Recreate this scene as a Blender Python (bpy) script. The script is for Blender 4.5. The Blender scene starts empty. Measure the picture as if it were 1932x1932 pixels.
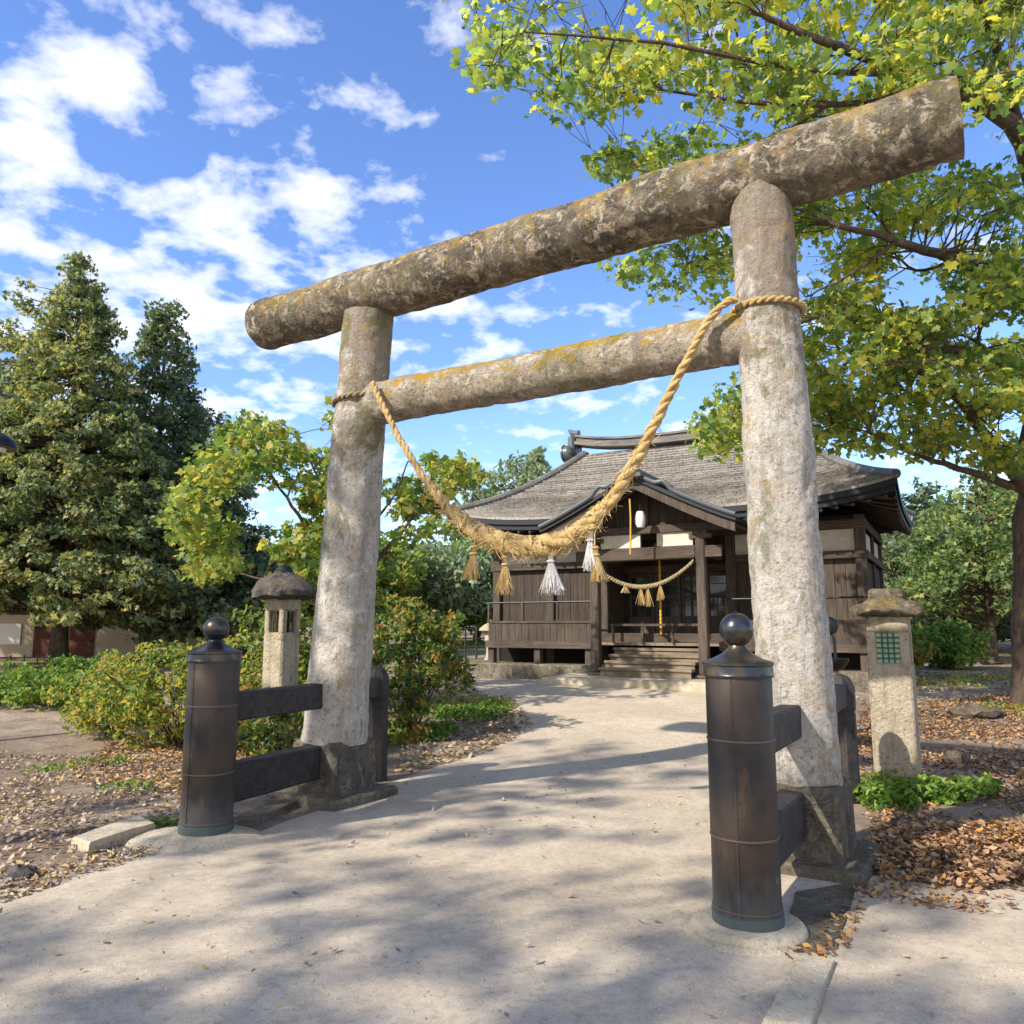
import bpy, math, random
import numpy as np
from mathutils import Vector, Matrix, noise as mnoise

rng = np.random.default_rng(7)
random.seed(7)
scene = bpy.context.scene
C = scene.collection
R = math.radians

# ------------------------------------------------------------------ camera
PITCH = R(8.17); FPX = 1499.4; W = 1932.0; CAM_H = 1.4393
cam_d = bpy.data.cameras.new("camera")
cam_d.sensor_width = 36.0
cam_d.lens = 36.0 * FPX / W
cam_d.clip_start = 0.05
cam_d.clip_end = 2000
cam = bpy.data.objects.new("camera", cam_d)
C.objects.link(cam)
cam.location = (0, 0, CAM_H)
cam.rotation_euler = (R(90) + PITCH, 0, 0)
scene.camera = cam

# ------------------------------------------------------------------ light
SUN_AZ = (0.82, 0.572)      # horizontal way the sunlight travels
SUN_EL = R(37)
scene.view_settings.view_transform = 'Standard'
scene.view_settings.look = 'None'
scene.view_settings.exposure = 1.18
scene.view_settings.gamma = 1.0
scene.cycles.max_bounces = 6
scene.cycles.diffuse_bounces = 3
scene.cycles.transmission_bounces = 4

world = bpy.data.worlds.new("World")
scene.world = world
world.use_nodes = True
wn = world.node_tree.nodes; wl = world.node_tree.links
for n in list(wn): wn.remove(n)


def N(nodes, typ, **kw):
    n = nodes.new(typ)
    for k, v in kw.items():
        setattr(n, k, v)
    return n


def setup_world():
    out = N(wn, 'ShaderNodeOutputWorld'); bg = N(wn, 'ShaderNodeBackground')
    bg.inputs['Strength'].default_value = 0.15
    sky = N(wn, 'ShaderNodeTexSky', sky_type='NISHITA', sun_disc=False)
    sky.sun_elevation = SUN_EL
    sky.sun_rotation = math.atan2(-SUN_AZ[0], -SUN_AZ[1])
    sky.air_density = 1.0; sky.dust_density = 0.25; sky.ozone_density = 3.0
    hs = N(wn, 'ShaderNodeHueSaturation')
    hs.inputs['Hue'].default_value = 0.512
    hs.inputs['Saturation'].default_value = 1.14
    hs.inputs['Value'].default_value = 0.88
    wl.new(sky.outputs[0], hs.inputs['Color'])
    tc = N(wn, 'ShaderNodeTexCoord')
    sep = N(wn, 'ShaderNodeSeparateXYZ'); wl.new(tc.outputs['Generated'], sep.inputs[0])
    ad = N(wn, 'ShaderNodeMath', operation='ADD'); ad.inputs[1].default_value = 0.22
    mx = N(wn, 'ShaderNodeMath', operation='MAXIMUM'); mx.inputs[1].default_value = 0.12
    wl.new(sep.outputs[2], ad.inputs[0]); wl.new(ad.outputs[0], mx.inputs[0])
    dx = N(wn, 'ShaderNodeMath', operation='DIVIDE'); dy = N(wn, 'ShaderNodeMath', operation='DIVIDE')
    wl.new(sep.outputs[0], dx.inputs[0]); wl.new(mx.outputs[0], dx.inputs[1])
    wl.new(sep.outputs[1], dy.inputs[0]); wl.new(mx.outputs[0], dy.inputs[1])
    cb = N(wn, 'ShaderNodeCombineXYZ'); wl.new(dx.outputs[0], cb.inputs[0]); wl.new(dy.outputs[0], cb.inputs[1])
    cb.inputs[2].default_value = 3.7
    n1 = N(wn, 'ShaderNodeTexNoise'); n1.inputs['Scale'].default_value = 7.0; n1.inputs['Detail'].default_value = 9
    n1.inputs['Roughness'].default_value = 0.56; n1.inputs['Distortion'].default_value = 0.12
    n2 = N(wn, 'ShaderNodeTexNoise'); n2.inputs['Scale'].default_value = 1.1; n2.inputs['Detail'].default_value = 2
    wl.new(cb.outputs[0], n1.inputs['Vector']); wl.new(cb.outputs[0], n2.inputs['Vector'])
    # coverage grows towards the west (left of the gate) and the horizon
    m1 = N(wn, 'ShaderNodeMath', operation='MULTIPLY_ADD'); m1.inputs[1].default_value = 0.42; 
    wl.new(n2.outputs['Fac'], m1.inputs[0]); wl.new(n1.outputs['Fac'], m1.inputs[2])
    m2 = N(wn, 'ShaderNodeMath', operation='MULTIPLY_ADD'); m2.inputs[1].default_value = -0.10
    wl.new(sep.outputs[0], m2.inputs[0]); wl.new(m1.outputs[0], m2.inputs[2])
    m3 = N(wn, 'ShaderNodeMath', operation='MULTIPLY_ADD'); m3.inputs[1].default_value = -0.22
    wl.new(sep.outputs[2], m3.inputs[0]); wl.new(m2.outputs[0], m3.inputs[2])
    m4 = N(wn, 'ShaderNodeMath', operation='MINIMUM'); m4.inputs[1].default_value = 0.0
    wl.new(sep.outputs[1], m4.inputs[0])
    m5 = N(wn, 'ShaderNodeMath', operation='MULTIPLY_ADD'); m5.inputs[1].default_value = -0.32  # extra cloud out of view behind the camera, added for fill light
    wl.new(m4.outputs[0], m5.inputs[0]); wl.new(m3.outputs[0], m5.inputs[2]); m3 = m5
    rp = N(wn, 'ShaderNodeValToRGB')
    e = rp.color_ramp.elements
    e[0].position = 0.655; e[0].color = (0, 0, 0, 1)
    e[1].position = 0.90; e[1].color = (1, 1, 1, 1)
    m = e.new(0.735); m.color = (0.42, 0.42, 0.42, 1)
    wl.new(m3.outputs[0], rp.inputs[0])
    mix = N(wn, 'ShaderNodeMix', data_type='RGBA')
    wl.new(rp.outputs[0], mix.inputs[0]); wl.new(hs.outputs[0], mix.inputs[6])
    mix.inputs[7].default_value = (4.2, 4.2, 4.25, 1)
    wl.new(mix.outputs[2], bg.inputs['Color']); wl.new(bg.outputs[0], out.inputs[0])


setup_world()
sd = bpy.data.lights.new("sun", 'SUN'); sd.energy = 3.1; sd.angle = R(0.9); sd.color = (1.0, 0.93, 0.82)
sun = bpy.data.objects.new("sun", sd); C.objects.link(sun)
sv = Vector((SUN_AZ[0] * math.cos(SUN_EL), SUN_AZ[1] * math.cos(SUN_EL), -math.sin(SUN_EL)))
sun.rotation_euler = sv.to_track_quat('-Z', 'Y').to_euler()
sun.location = (-10, -8, 15)


# ------------------------------------------------------------------ places
def ray(px, py):
    X = (px - W / 2) / FPX; Y = -(py - W / 2) / FPX
    c, s = math.cos(PITCH), math.sin(PITCH)
    return np.array([X, c - Y * s, s + Y * c])


CAMP = np.array([0, 0, CAM_H])


def at(px, py, depth):
    d = ray(px, py)
    return CAMP + d * (depth / d[1])


def onz(px, py, z=0.0):
    d = ray(px, py)
    return CAMP + d * ((z - CAM_H) / d[2])


def sm(a, b, t):
    t = min(1.0, max(0.0, (t - a) / (b - a)))
    return t * t * (3 - 2 * t)


def T(x, y):
    z = 0.38 * sm(8.3, 14.6, y) + 0.42 * sm(17, 45, y)
    z += 0.02 * mnoise.noise((x * 0.45, y * 0.45, 1.3))
    return z


def G(px, py):
    z = 0.0
    for i in range(12):
        p = onz(px, py, z)
        z = 0.5 * z + 0.5 * T(p[0], p[1])
    return np.array([p[0], p[1], T(p[0], p[1])])


YAW = R(-31.46)
U = np.array([math.cos(YAW), math.sin(YAW), 0.0])
V = np.array([-math.sin(YAW), math.cos(YAW), 0.0])
Z = np.array([0, 0, 1.0])


# ------------------------------------------------------------------ mesh helper
class MB:
    def __init__(s):
        s.v = []; s.f = []; s.n = 0

    def add(s, vs, fs):
        o = s.n
        vs = [tuple(map(float, v)) for v in vs]
        s.v += vs; s.n += len(vs)
        s.f += [tuple(i + o for i in f) for f in fs]

    def box(s, c, size, ax=None, taper=1.0, bev=0.0):
        c = np.array(c, float); a = ax if ax is not None else (np.array([1., 0, 0]), np.array([0, 1., 0]), Z)
        h = np.array(size, float) / 2
        if bev <= 0:
            vs = []
            for k, t in ((-1, 1.0), (1, taper)):
                for i, j in ((-1, -1), (1, -1), (1, 1), (-1, 1)):
                    vs.append(c + a[0] * h[0] * i * t + a[1] * h[1] * j * t + a[2] * h[2] * k)
            s.add(vs, [(0, 3, 2, 1), (4, 5, 6, 7), (0, 1, 5, 4), (1, 2, 6, 5), (2, 3, 7, 6), (3, 0, 4, 7)])
        else:
            b = min(bev, h.min() * 0.9)
            rings = []
            for zz, ins in ((-h[2], b), (-h[2] + b, 0), (h[2] - b, 0), (h[2], b)):
                t = 1 + (taper - 1) * (zz + h[2]) / (2 * h[2])
                hx = h[0] * t - ins; hy = h[1] * t - ins; bb = b
                pts = [(-hx + bb, -hy), (hx - bb, -hy), (hx, -hy + bb), (hx, hy - bb), (hx - bb, hy), (-hx + bb, hy), (-hx, hy - bb), (-hx, -hy + bb)]
                rings.append([c + a[0] * x + a[1] * y + a[2] * zz for x, y in pts])
            vs = [p for r in rings for p in r]
            fs = [tuple(range(7, -1, -1)), tuple(range(24, 32))]
            for r in range(3):
                for i in range(8):
                    j = (i + 1) % 8
                    fs.append((r * 8 + i, r * 8 + j, r * 8 + 8 + j, r * 8 + 8 + i))
            s.add(vs, fs)

    def tube(s, pts, rad, n=8, cap=True, up=None):
        P = np.array(pts, float); m = len(P)
        r = np.full(m, rad) if np.isscalar(rad) else np.array(rad, float)
        tan = np.gradient(P, axis=0); tan /= np.linalg.norm(tan, axis=1)[:, None] + 1e-12
        u0 = np.array(up, float) if up is not None else (np.array([0, 0, 1.]) if abs(tan[0][2]) < 0.9 else np.array([1., 0, 0]))
        a = u0 - tan[0] * np.dot(u0, tan[0]); a /= np.linalg.norm(a)
        an = np.linspace(0, 2 * math.pi, n, endpoint=False)
        vs = []
        for i in range(m):
            a = a - tan[i] * np.dot(a, tan[i]); a /= np.linalg.norm(a) + 1e-12
            b = np.cross(tan[i], a)
            vs.append(P[i] + r[i] * (np.cos(an)[:, None] * a + np.sin(an)[:, None] * b))
        vs = np.concatenate(vs)
        fs = []
        for i in range(m - 1):
            for k in range(n):
                k2 = (k + 1) % n
                fs.append((i * n + k, i * n + k2, (i + 1) * n + k2, (i + 1) * n + k))
        if cap:
            fs.append(tuple(range(n - 1, -1, -1))); fs.append(tuple(range((m - 1) * n, m * n)))
        s.add(vs, fs)

    def lathe(s, prof, c=(0, 0, 0), n=40, sq=1.0, ang=0.0):
        c = np.array(c, float); vs = []
        for r, z in prof:
            for k in range(n):
                t = 2 * math.pi * k / n + ang
                vs.append(c + np.array([r * math.cos(t), r * math.sin(t) * sq, z]))
        fs = []
        for i in range(len(prof) - 1):
            for k in range(n):
                k2 = (k + 1) % n
                fs.append((i * n + k, i * n + k2, (i + 1) * n + k2, (i + 1) * n + k))
        fs.append(tuple(range(n - 1, -1, -1))); fs.append(tuple(range((len(prof) - 1) * n, len(prof) * n)))
        s.add(vs, fs)

    def grid(s, rows):
        m, k = len(rows), len(rows[0])
        s.add([p for r in rows for p in r],
              [(i * k + j, i * k + j + 1, (i + 1) * k + j + 1, (i + 1) * k + j) for i in range(m - 1) for j in range(k - 1)])

    def wobble(s, amp, freq, seed=0.0):
        vs = []
        for v in s.v:
            d = mnoise.noise_vector((v[0] * freq + seed, v[1] * freq, v[2] * freq))
            d2 = mnoise.noise_vector((v[0] * freq * 3 + seed, v[1] * freq * 3, v[2] * freq * 3))
            vs.append(tuple(v[i] + amp * (d[i] + 0.4 * d2[i]) for i in range(3)))
        s.v = vs

    def build(s, name, mat, parent=None, smooth=False, world=True, sharp=None):
        """vertices are world points (world=True) moved to the parent's base, or already local to the parent."""
        me = bpy.data.meshes.new(name)
        vs = np.array(s.v)
        if parent is not None and world:
            vs = vs - np.array(parent.location)
        me.from_pydata(vs.tolist(), [], s.f)
        me.materials.append(mat)
        if smooth:
            me.polygons.foreach_set("use_smooth", [True] * len(me.polygons))
            me.set_sharp_from_angle(angle=R(sharp if sharp else 40))
        me.update()
        o = bpy.data.objects.new(name, me)
        C.objects.link(o)
        if parent is not None: o.parent = parent
        return o


def tag(o, label=None, cat=None, group=None, kind=None):
    if label: o['label'] = label
    if cat: o['category'] = cat
    if group: o['group'] = group
    if kind: o['kind'] = kind
    return o


def thing(name, loc, label, cat, group=None, rz=0.0):
    o = bpy.data.objects.new(name, None)
    o.empty_display_size = 0.2
    o.location = tuple(map(float, loc)); o.rotation_euler = (0, 0, rz)
    C.objects.link(o)
    return tag(o, label, cat, group)


# ------------------------------------------------------------------ materials
class NT:
    """a small node-tree writer"""
    def __init__(s, name):
        s.m = bpy.data.materials.new(name); s.m.use_nodes = True
        s.n = s.m.node_tree.nodes; s.l = s.m.node_tree.links
        for x in list(s.n): s.n.remove(x)
        s.out = s.n.new('ShaderNodeOutputMaterial')
        tc = s.n.new('ShaderNodeTexCoord'); oi = s.n.new('ShaderNodeObjectInfo')
        mm = s.n.new('ShaderNodeVectorMath'); mm.operation = 'SCALE'; mm.inputs[0].default_value = (13, 17, 0)
        s.l.new(oi.outputs['Random'], mm.inputs['Scale'])
        ad = s.n.new('ShaderNodeVectorMath'); ad.operation = 'ADD'
        s.l.new(tc.outputs['Object'], ad.inputs[0]); s.l.new(mm.outputs[0], ad.inputs[1])
        s.co = ad.outputs[0]; s.obj = tc.outputs['Object']; s.tc = tc

    def link(s, a, b): s.l.new(a, b)

    def noise(s, scale, detail=6, rough=0.6, dist=0.0, stretch=None, co=None):
        co = co or s.co
        if stretch:
            mp = s.n.new('ShaderNodeMapping'); mp.inputs['Scale'].default_value = stretch
            s.l.new(co, mp.inputs[0]); co = mp.outputs[0]
        n = s.n.new('ShaderNodeTexNoise'); n.inputs['Scale'].default_value = scale
        n.inputs['Detail'].default_value = detail; n.inputs['Roughness'].default_value = rough; n.inputs['Distortion'].default_value = dist
        s.l.new(co, n.inputs['Vector'])
        return n.outputs['Fac']

    def voro(s, scale, feature='F1', co=None):
        n = s.n.new('ShaderNodeTexVoronoi'); n.inputs['Scale'].default_value = scale; n.feature = feature
        s.l.new(co or s.co, n.inputs['Vector'])
        return n.outputs['Distance']

    def ramp(s, fac, stops):
        r = s.n.new('ShaderNodeValToRGB'); el = r.color_ramp.elements
        while len(el) < len(stops): el.new(0.5)
        for e, (p, c) in zip(el, stops):
            e.position = p
            e.color = (c, c, c, 1) if np.isscalar(c) else (*c, 1)
        s.l.new(fac, r.inputs[0])
        return r.outputs[0]

    def mix(s, fac, a, b, blend='MIX'):
        m = s.n.new('ShaderNodeMix'); m.data_type = 'RGBA'; m.blend_type = blend
        for v, i in ((fac, 0), (a, 6), (b, 7)):
            if hasattr(v, 'is_linked'): s.l.new(v, m.inputs[i])
            elif i == 0: m.inputs[0].default_value = v
            else: m.inputs[i].default_value = (*v, 1)
        return m.outputs[2]

    def math(s, op, a, b=None, c=None):
        m = s.n.new('ShaderNodeMath'); m.operation = op
        for i, v in enumerate((a, b, c)):
            if v is None: continue
            if hasattr(v, 'is_linked'): s.l.new(v, m.inputs[i])
            else: m.inputs[i].default_value = v
        return m.outputs[0]

    def sep(s, co=None):
        x = s.n.new('ShaderNodeSeparateXYZ'); s.l.new(co or s.obj, x.inputs[0]); return x.outputs

    def normal_z(s):
        g = s.n.new('ShaderNodeNewGeometry'); x = s.n.new('ShaderNodeSeparateXYZ')
        s.l.new(g.outputs['Normal'], x.inputs[0]); return x.outputs[2]

    def finish(s, col, rough=0.85, bump=None, bstr=0.4, bdist=0.01, metal=0.0, spec=0.3, sheen=0):
        p = s.n.new('ShaderNodeBsdfPrincipled')
        if hasattr(col, 'is_linked'): s.l.new(col, p.inputs['Base Color'])
        else: p.inputs['Base Color'].default_value = (*col, 1)
        if hasattr(rough, 'is_linked'): s.l.new(rough, p.inputs['Roughness'])
        else: p.inputs['Roughness'].default_value = rough
        p.inputs['Metallic'].default_value = metal
        p.inputs['Specular IOR Level'].default_value = spec
        if bump is not None:
            b = s.n.new('ShaderNodeBump'); b.inputs['Strength'].default_value = bstr; b.inputs['Distance'].default_value = bdist
            s.l.new(bump, b.inputs['Height']); s.l.new(b.outputs[0], p.inputs['Normal'])
        s.l.new(p.outputs[0], s.out.inputs[0])
        return s.m


def lichen_stone(name, base, dark, spot, yellow_amt, moss_amt, dark_lo=0.45, rust=0.0, crust=0.8):
    t = NT(name)
    n0 = t.noise(1.1, 6, 0.65, 0.6); n1 = t.noise(3.2, 9, 0.72, 0.6); n2 = t.noise(10, 9, 0.75, 0.5); n3 = t.noise(34, 6, 0.75, 0.3); n4 = t.noise(6.5, 8, 0.75, 0.7)
    c = t.mix(t.ramp(n1, [(dark_lo - .06, 0.0), (dark_lo + .09, 1.0)]), dark, base)
    c = t.mix(t.ramp(n0, [(0.40, 0.0), (0.62, 0.55)]), c, tuple(x * 0.70 for x in base))
    # crisp pale and dark crusts
    c = t.mix(t.ramp(n2, [(0.53, 0.0), (0.57, crust)]), c, spot)
    c = t.mix(t.ramp(n4, [(0.36, 0.85), (0.42, 0.0)]), c, tuple(x * 0.75 for x in dark))
    c = t.mix(t.ramp(n3, [(0.37, 0.75), (0.45, 0.0)]), c, tuple(x * 0.42 for x in dark))
    c = t.mix(t.ramp(n3, [(0.58, 0.0), (0.64, 0.55)]), c, tuple(min(0.8, x * 1.12) for x in spot))
    ns = t.noise(5, 6, 0.65, 0.2, stretch=(1.8, 1.8, 0.16))      # rain streaks
    c = t.mix(t.ramp(ns, [(0.52, 0.0), (0.62, 0.55)]), c, tuple(x * 0.5 for x in base))
    if rust:
        zz = t.math('MULTIPLY', t.sep()[2], 0.11)
        c = t.mix(t.math('MULTIPLY', t.ramp(t.math('ADD', t.math('MULTIPLY_ADD', n4, 0.7, zz), t.math('MULTIPLY', n0, 0.5)), [(0.96, 0.0), (1.10, 1.0)]), rust), c, (0.22, 0.155, 0.095))
    nz = t.normal_z()
    ny = t.noise(4.6, 9, 0.78, 0.7)
    up = t.math('MULTIPLY_ADD', nz, 0.09, ny)
    c = t.mix(t.math('MULTIPLY', t.ramp(up, [(0.545, 0.0), (0.60, 1.0)]), yellow_amt), c, (0.42, 0.265, 0.04))
    nm = t.noise(4.1, 8, 0.75, 0.6, stretch=(1, 1, 0.5))
    c = t.mix(t.math('MULTIPLY', t.ramp(nm, [(0.54, 0.0), (0.60, 1.0)]), moss_amt), c, (0.14, 0.145, 0.05))
    b = t.math('ADD', t.math('MULTIPLY', n2, 0.8), t.math('MULTIPLY', n3, 0.7))
    return t.finish(c, 0.92, b, 1.0, 0.045, spec=0.12)


M_pillar = lichen_stone("pale_weathered_stone", (0.64, 0.58, 0.505), (0.40, 0.355, 0.30), (0.74, 0.70, 0.64), 0.45, 0.55, 0.40, rust=0.6, crust=0.6)
M_beam = lichen_stone("dark_lichen_stone", (0.35, 0.288, 0.212), (0.088, 0.074, 0.066), (0.62, 0.53, 0.40), 0.55, 0.45, 0.49)
M_tie = lichen_stone("yellow_lichen_stone", (0.48, 0.405, 0.31), (0.22, 0.18, 0.13), (0.62, 0.56, 0.46), 1.0, 0.5, 0.43)
M_lantern = lichen_stone("sandy_stone", (0.58, 0.49, 0.355), (0.36, 0.30, 0.21), (0.64, 0.56, 0.43), 0.15, 0.2, 0.36, crust=0.5)
M_capstone = lichen_stone("mossy_cap_stone", (0.20, 0.165, 0.115), (0.075, 0.062, 0.05), (0.34, 0.29, 0.21), 0.3, 0.5, 0.48)
M_greycap = lichen_stone("grey_cap_stone", (0.15, 0.135, 0.13), (0.07, 0.062, 0.06), (0.21, 0.19, 0.18), 0.12, 0.15, 0.45)
M_block = lichen_stone("dark_base_stone", (0.19, 0.165, 0.135), (0.085, 0.074, 0.063), (0.28, 0.25, 0.20), 0.15, 0.3, 0.45)
M_plinth = lichen_stone("mossy_plinth_stone", (0.24, 0.205, 0.155), (0.11, 0.095, 0.07), (0.30, 0.27, 0.21), 0.1, 0.4, 0.45)
M_concrete = lichen_stone("pale_concrete", (0.60, 0.52, 0.385), (0.42, 0.36, 0.265), (0.66, 0.58, 0.45), 0.1, 0.0, 0.36, crust=0.4)
def mat_concrete():
    t = NT("cast_concrete"); n1 = t.noise(3, 8, 0.7, 0.4); n2 = t.noise(16, 8, 0.75); n3 = t.noise(70, 4, 0.7)
    c = t.mix(t.ramp(n1, [(0.36, 0.0), (0.62, 1.0)]), (0.46, 0.385, 0.27), (0.64, 0.555, 0.41))
    c = t.mix(t.ramp(n2, [(0.38, 0.6), (0.48, 0.0)]), c, (0.36, 0.30, 0.21))
    c = t.mix(t.ramp(n3, [(0.36, 0.5), (0.46, 0.0)]), c, (0.30, 0.25, 0.19))
    return t.finish(c, 0.93, t.math('ADD', n2, n3), 0.8, 0.02, spec=0.15)


M_concrete = mat_concrete()
M_rock = lichen_stone("brown_rock", (0.17, 0.14, 0.11), (0.075, 0.06, 0.05), (0.25, 0.22, 0.18), 0.1, 0.2, 0.45)


def mat_bronze():
    t = NT("dark_bronze_sheet")
    n1 = t.noise(3.5, 7, 0.65, 0.3); n2 = t.noise(14, 6, 0.65, stretch=(1, 1, 0.3)); n3 = t.noise(60, 4)
    c = t.mix(t.ramp(n1, [(0.38, 0.0), (0.62, 1.0)]), (0.020, 0.019, 0.022), (0.055, 0.038, 0.029))
    c = t.mix(t.ramp(n2, [(0.57, 0.0), (0.70, 0.5)]), c, (0.105, 0.06, 0.028))
    z = t.sep()[2]
    low = t.math('MULTIPLY_ADD', n2, 0.5, t.math('MULTIPLY', z, -1.0))
    c = t.mix(t.ramp(low, [(0.0, 0.0), (0.22, 0.7)]), c, (0.085, 0.10, 0.105))
    foot = t.math('MULTIPLY_ADD', n1, 0.12, t.math('MULTIPLY', z, -1.0))
    c = t.mix(t.ramp(foot, [(-0.06, 0.0), (-0.01, 0.55)]), c, (0.075, 0.115, 0.115))
    sp = t.noise(6, 3); c = t.mix(t.ramp(sp, [(0.70, 0.0), (0.74, 0.8)]), c, (0.05, 0.15, 0.15))
    return t.finish(c, t.ramp(n2, [(0.3, 0.34), (0.7, 0.62)]), n3, 0.25, 0.004, metal=0.25, spec=0.5)


def mat_capmetal():
    t = NT("dark_cap_metal")
    n1 = t.noise(8, 6, 0.65)
    c = t.mix(t.ramp(n1, [(0.4, 0.0), (0.66, 1.0)]), (0.035, 0.045, 0.06), (0.13, 0.095, 0.055))
    return t.finish(c, t.ramp(n1, [(0.3, 0.22), (0.7, 0.42)]), t.noise(40, 4), 0.15, 0.004, metal=0.7, spec=0.5)


def mat_wood(name, a, b, grain=(6, 6, 0.6), rough=0.8, pale=None):
    t = NT(name)
    n1 = t.noise(5, 8, 0.65, 0.4, stretch=grain); n2 = t.noise(1.6, 5, 0.6); n3 = t.noise(30, 4, 0.6, stretch=grain)
    c = t.mix(t.ramp(n1, [(0.35, 0.0), (0.66, 1.0)]), a, b)
    c = t.mix(t.ramp(n2, [(0.4, 0.0), (0.7, 0.55)]), c, tuple(x * 0.55 for x in a))
    if pale:
        c = t.mix(t.ramp(n3, [(0.56, 0.0), (0.68, 0.7)]), c, pale)
    return t.finish(c, rough, t.math('ADD', n1, n3), 0.5, 0.008, spec=0.25)


M_bronze = mat_bronze(); M_capmetal = mat_capmetal()
M_band = NT("worn_band_metal").finish((0.14, 0.11, 0.085), 0.42, metal=0.6)
M_blackwood = mat_wood("blackened_rail_wood", (0.022, 0.021, 0.024), (0.062, 0.05, 0.042), (3, 3, 3), 0.62, (0.10, 0.09, 0.08))
M_wall = mat_wood("brown_wall_boards", (0.040, 0.029, 0.024), (0.10, 0.075, 0.058), (9, 9, 0.5))
M_wall2 = mat_wood("brown_wall_boards_worn", (0.052, 0.039, 0.031), (0.125, 0.096, 0.074), (9, 9, 0.5))
M_post = mat_wood("weathered_post_wood", (0.055, 0.042, 0.034), (0.135, 0.106, 0.084), (7, 7, 0.5))
M_beamwood = mat_wood("weathered_beam_wood", (0.055, 0.041, 0.033), (0.135, 0.103, 0.08), (0.6, 7, 7))
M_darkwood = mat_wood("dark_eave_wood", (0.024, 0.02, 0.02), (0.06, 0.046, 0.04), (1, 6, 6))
M_stepwood = mat_wood("step_wood", (0.16, 0.12, 0.085), (0.30, 0.235, 0.17), (0.5, 7, 7))
M_bark = mat_wood("brown_bark", (0.055, 0.04, 0.03), (0.17, 0.125, 0.09), (4, 4, 1.2), 0.95)
M_twig = mat_wood("twig_bark", (0.05, 0.037, 0.03), (0.12, 0.09, 0.07), (4, 4, 4), 0.95)
M_plaster = NT("white_plaster"); 
M_plaster = M_plaster.finish(M_plaster.mix(M_plaster.ramp(M_plaster.noise(5, 6), [(0.35, 0), (0.7, 1)]), (0.50, 0.45, 0.37), (0.66, 0.62, 0.55)), 0.9)
M_glass = NT("dark_window_glass").finish((0.02, 0.028, 0.026), 0.08, spec=0.6)
M_black = NT("black_iron").finish((0.012, 0.012, 0.014), 0.45, metal=0.3, spec=0.5)
M_white = NT("white_paper").finish((0.78, 0.77, 0.74), 0.8)
M_gold = NT("golden_cord").finish((0.55, 0.34, 0.06), 0.7)
M_void = NT("recess_shade_colour").finish((0.018, 0.015, 0.013), 0.95)  # near-black colour standing in for the shade inside hollows


def mat_rope(name, a, b, c3):
    t = NT(name)
    n1 = t.noise(9, 5, 0.6); n2 = t.noise(90, 4, 0.7, 0.4, stretch=(1, 1, 0.5))
    c = t.mix(t.ramp(n1, [(0.35, 0), (0.65, 1)]), a, b)
    c = t.mix(t.ramp(n2, [(0.5, 0), (0.7, 0.8)]), c, c3)
    return t.finish(c, 0.92, n2, 1.0, 0.014, spec=0.1)


M_rope = mat_rope("straw_rope", (0.46, 0.30, 0.115), (0.58, 0.42, 0.19), (0.68, 0.54, 0.29))
M_straw = mat_rope("tassel_straw", (0.54, 0.37, 0.15), (0.62, 0.46, 0.22), (0.70, 0.58, 0.34))
M_whitestraw = mat_rope("white_tassel", (0.76, 0.73, 0.69), (0.82, 0.81, 0.79), (0.85, 0.84, 0.83))
M_oldrope = mat_rope("grey_rope", (0.30, 0.24, 0.14), (0.40, 0.32, 0.18), (0.46, 0.38, 0.24))


def mat_roof():
    t = NT("shingle_roof")
    n1 = t.noise(1.2, 6, 0.6); n2 = t.noise(4, 6, 0.7, stretch=(0.8, 5, 5)); n3 = t.noise(26, 3, 0.6, stretch=(1, 0.4, 0.4))
    c = t.mix(t.ramp(n1, [(0.36, 0.0), (0.64, 1.0)]), (0.245, 0.225, 0.20), (0.39, 0.355, 0.315))
    c = t.mix(t.ramp(n2, [(0.5, 0.0), (0.66, 0.8)]), c, (0.44, 0.42, 0.40))
    c = t.mix(t.ramp(n3, [(0.36, 0.75), (0.5, 0.0)]), c, (0.09, 0.075, 0.06))
    g = t.n.new('ShaderNodeNewGeometry'); c = t.mix(t.ramp(g.outputs['Random Per Island'], [(0.0, 0.45), (0.6, 0.0)]), c, (0.10, 0.088, 0.075))
    return t.finish(c, 0.75, n3, 0.5, 0.01, spec=0.3)


M_roof = mat_roof()
M_ridge = mat_wood("grey_ridge_tile", (0.10, 0.095, 0.09), (0.24, 0.22, 0.195), (0.6, 5, 5), 0.6)
M_tilegrey = NT("blue_grey_tile").finish((0.085, 0.095, 0.105), 0.4, spec=0.5)
M_fascia = NT("black_fascia").finish((0.02, 0.023, 0.03), 0.5)


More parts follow.
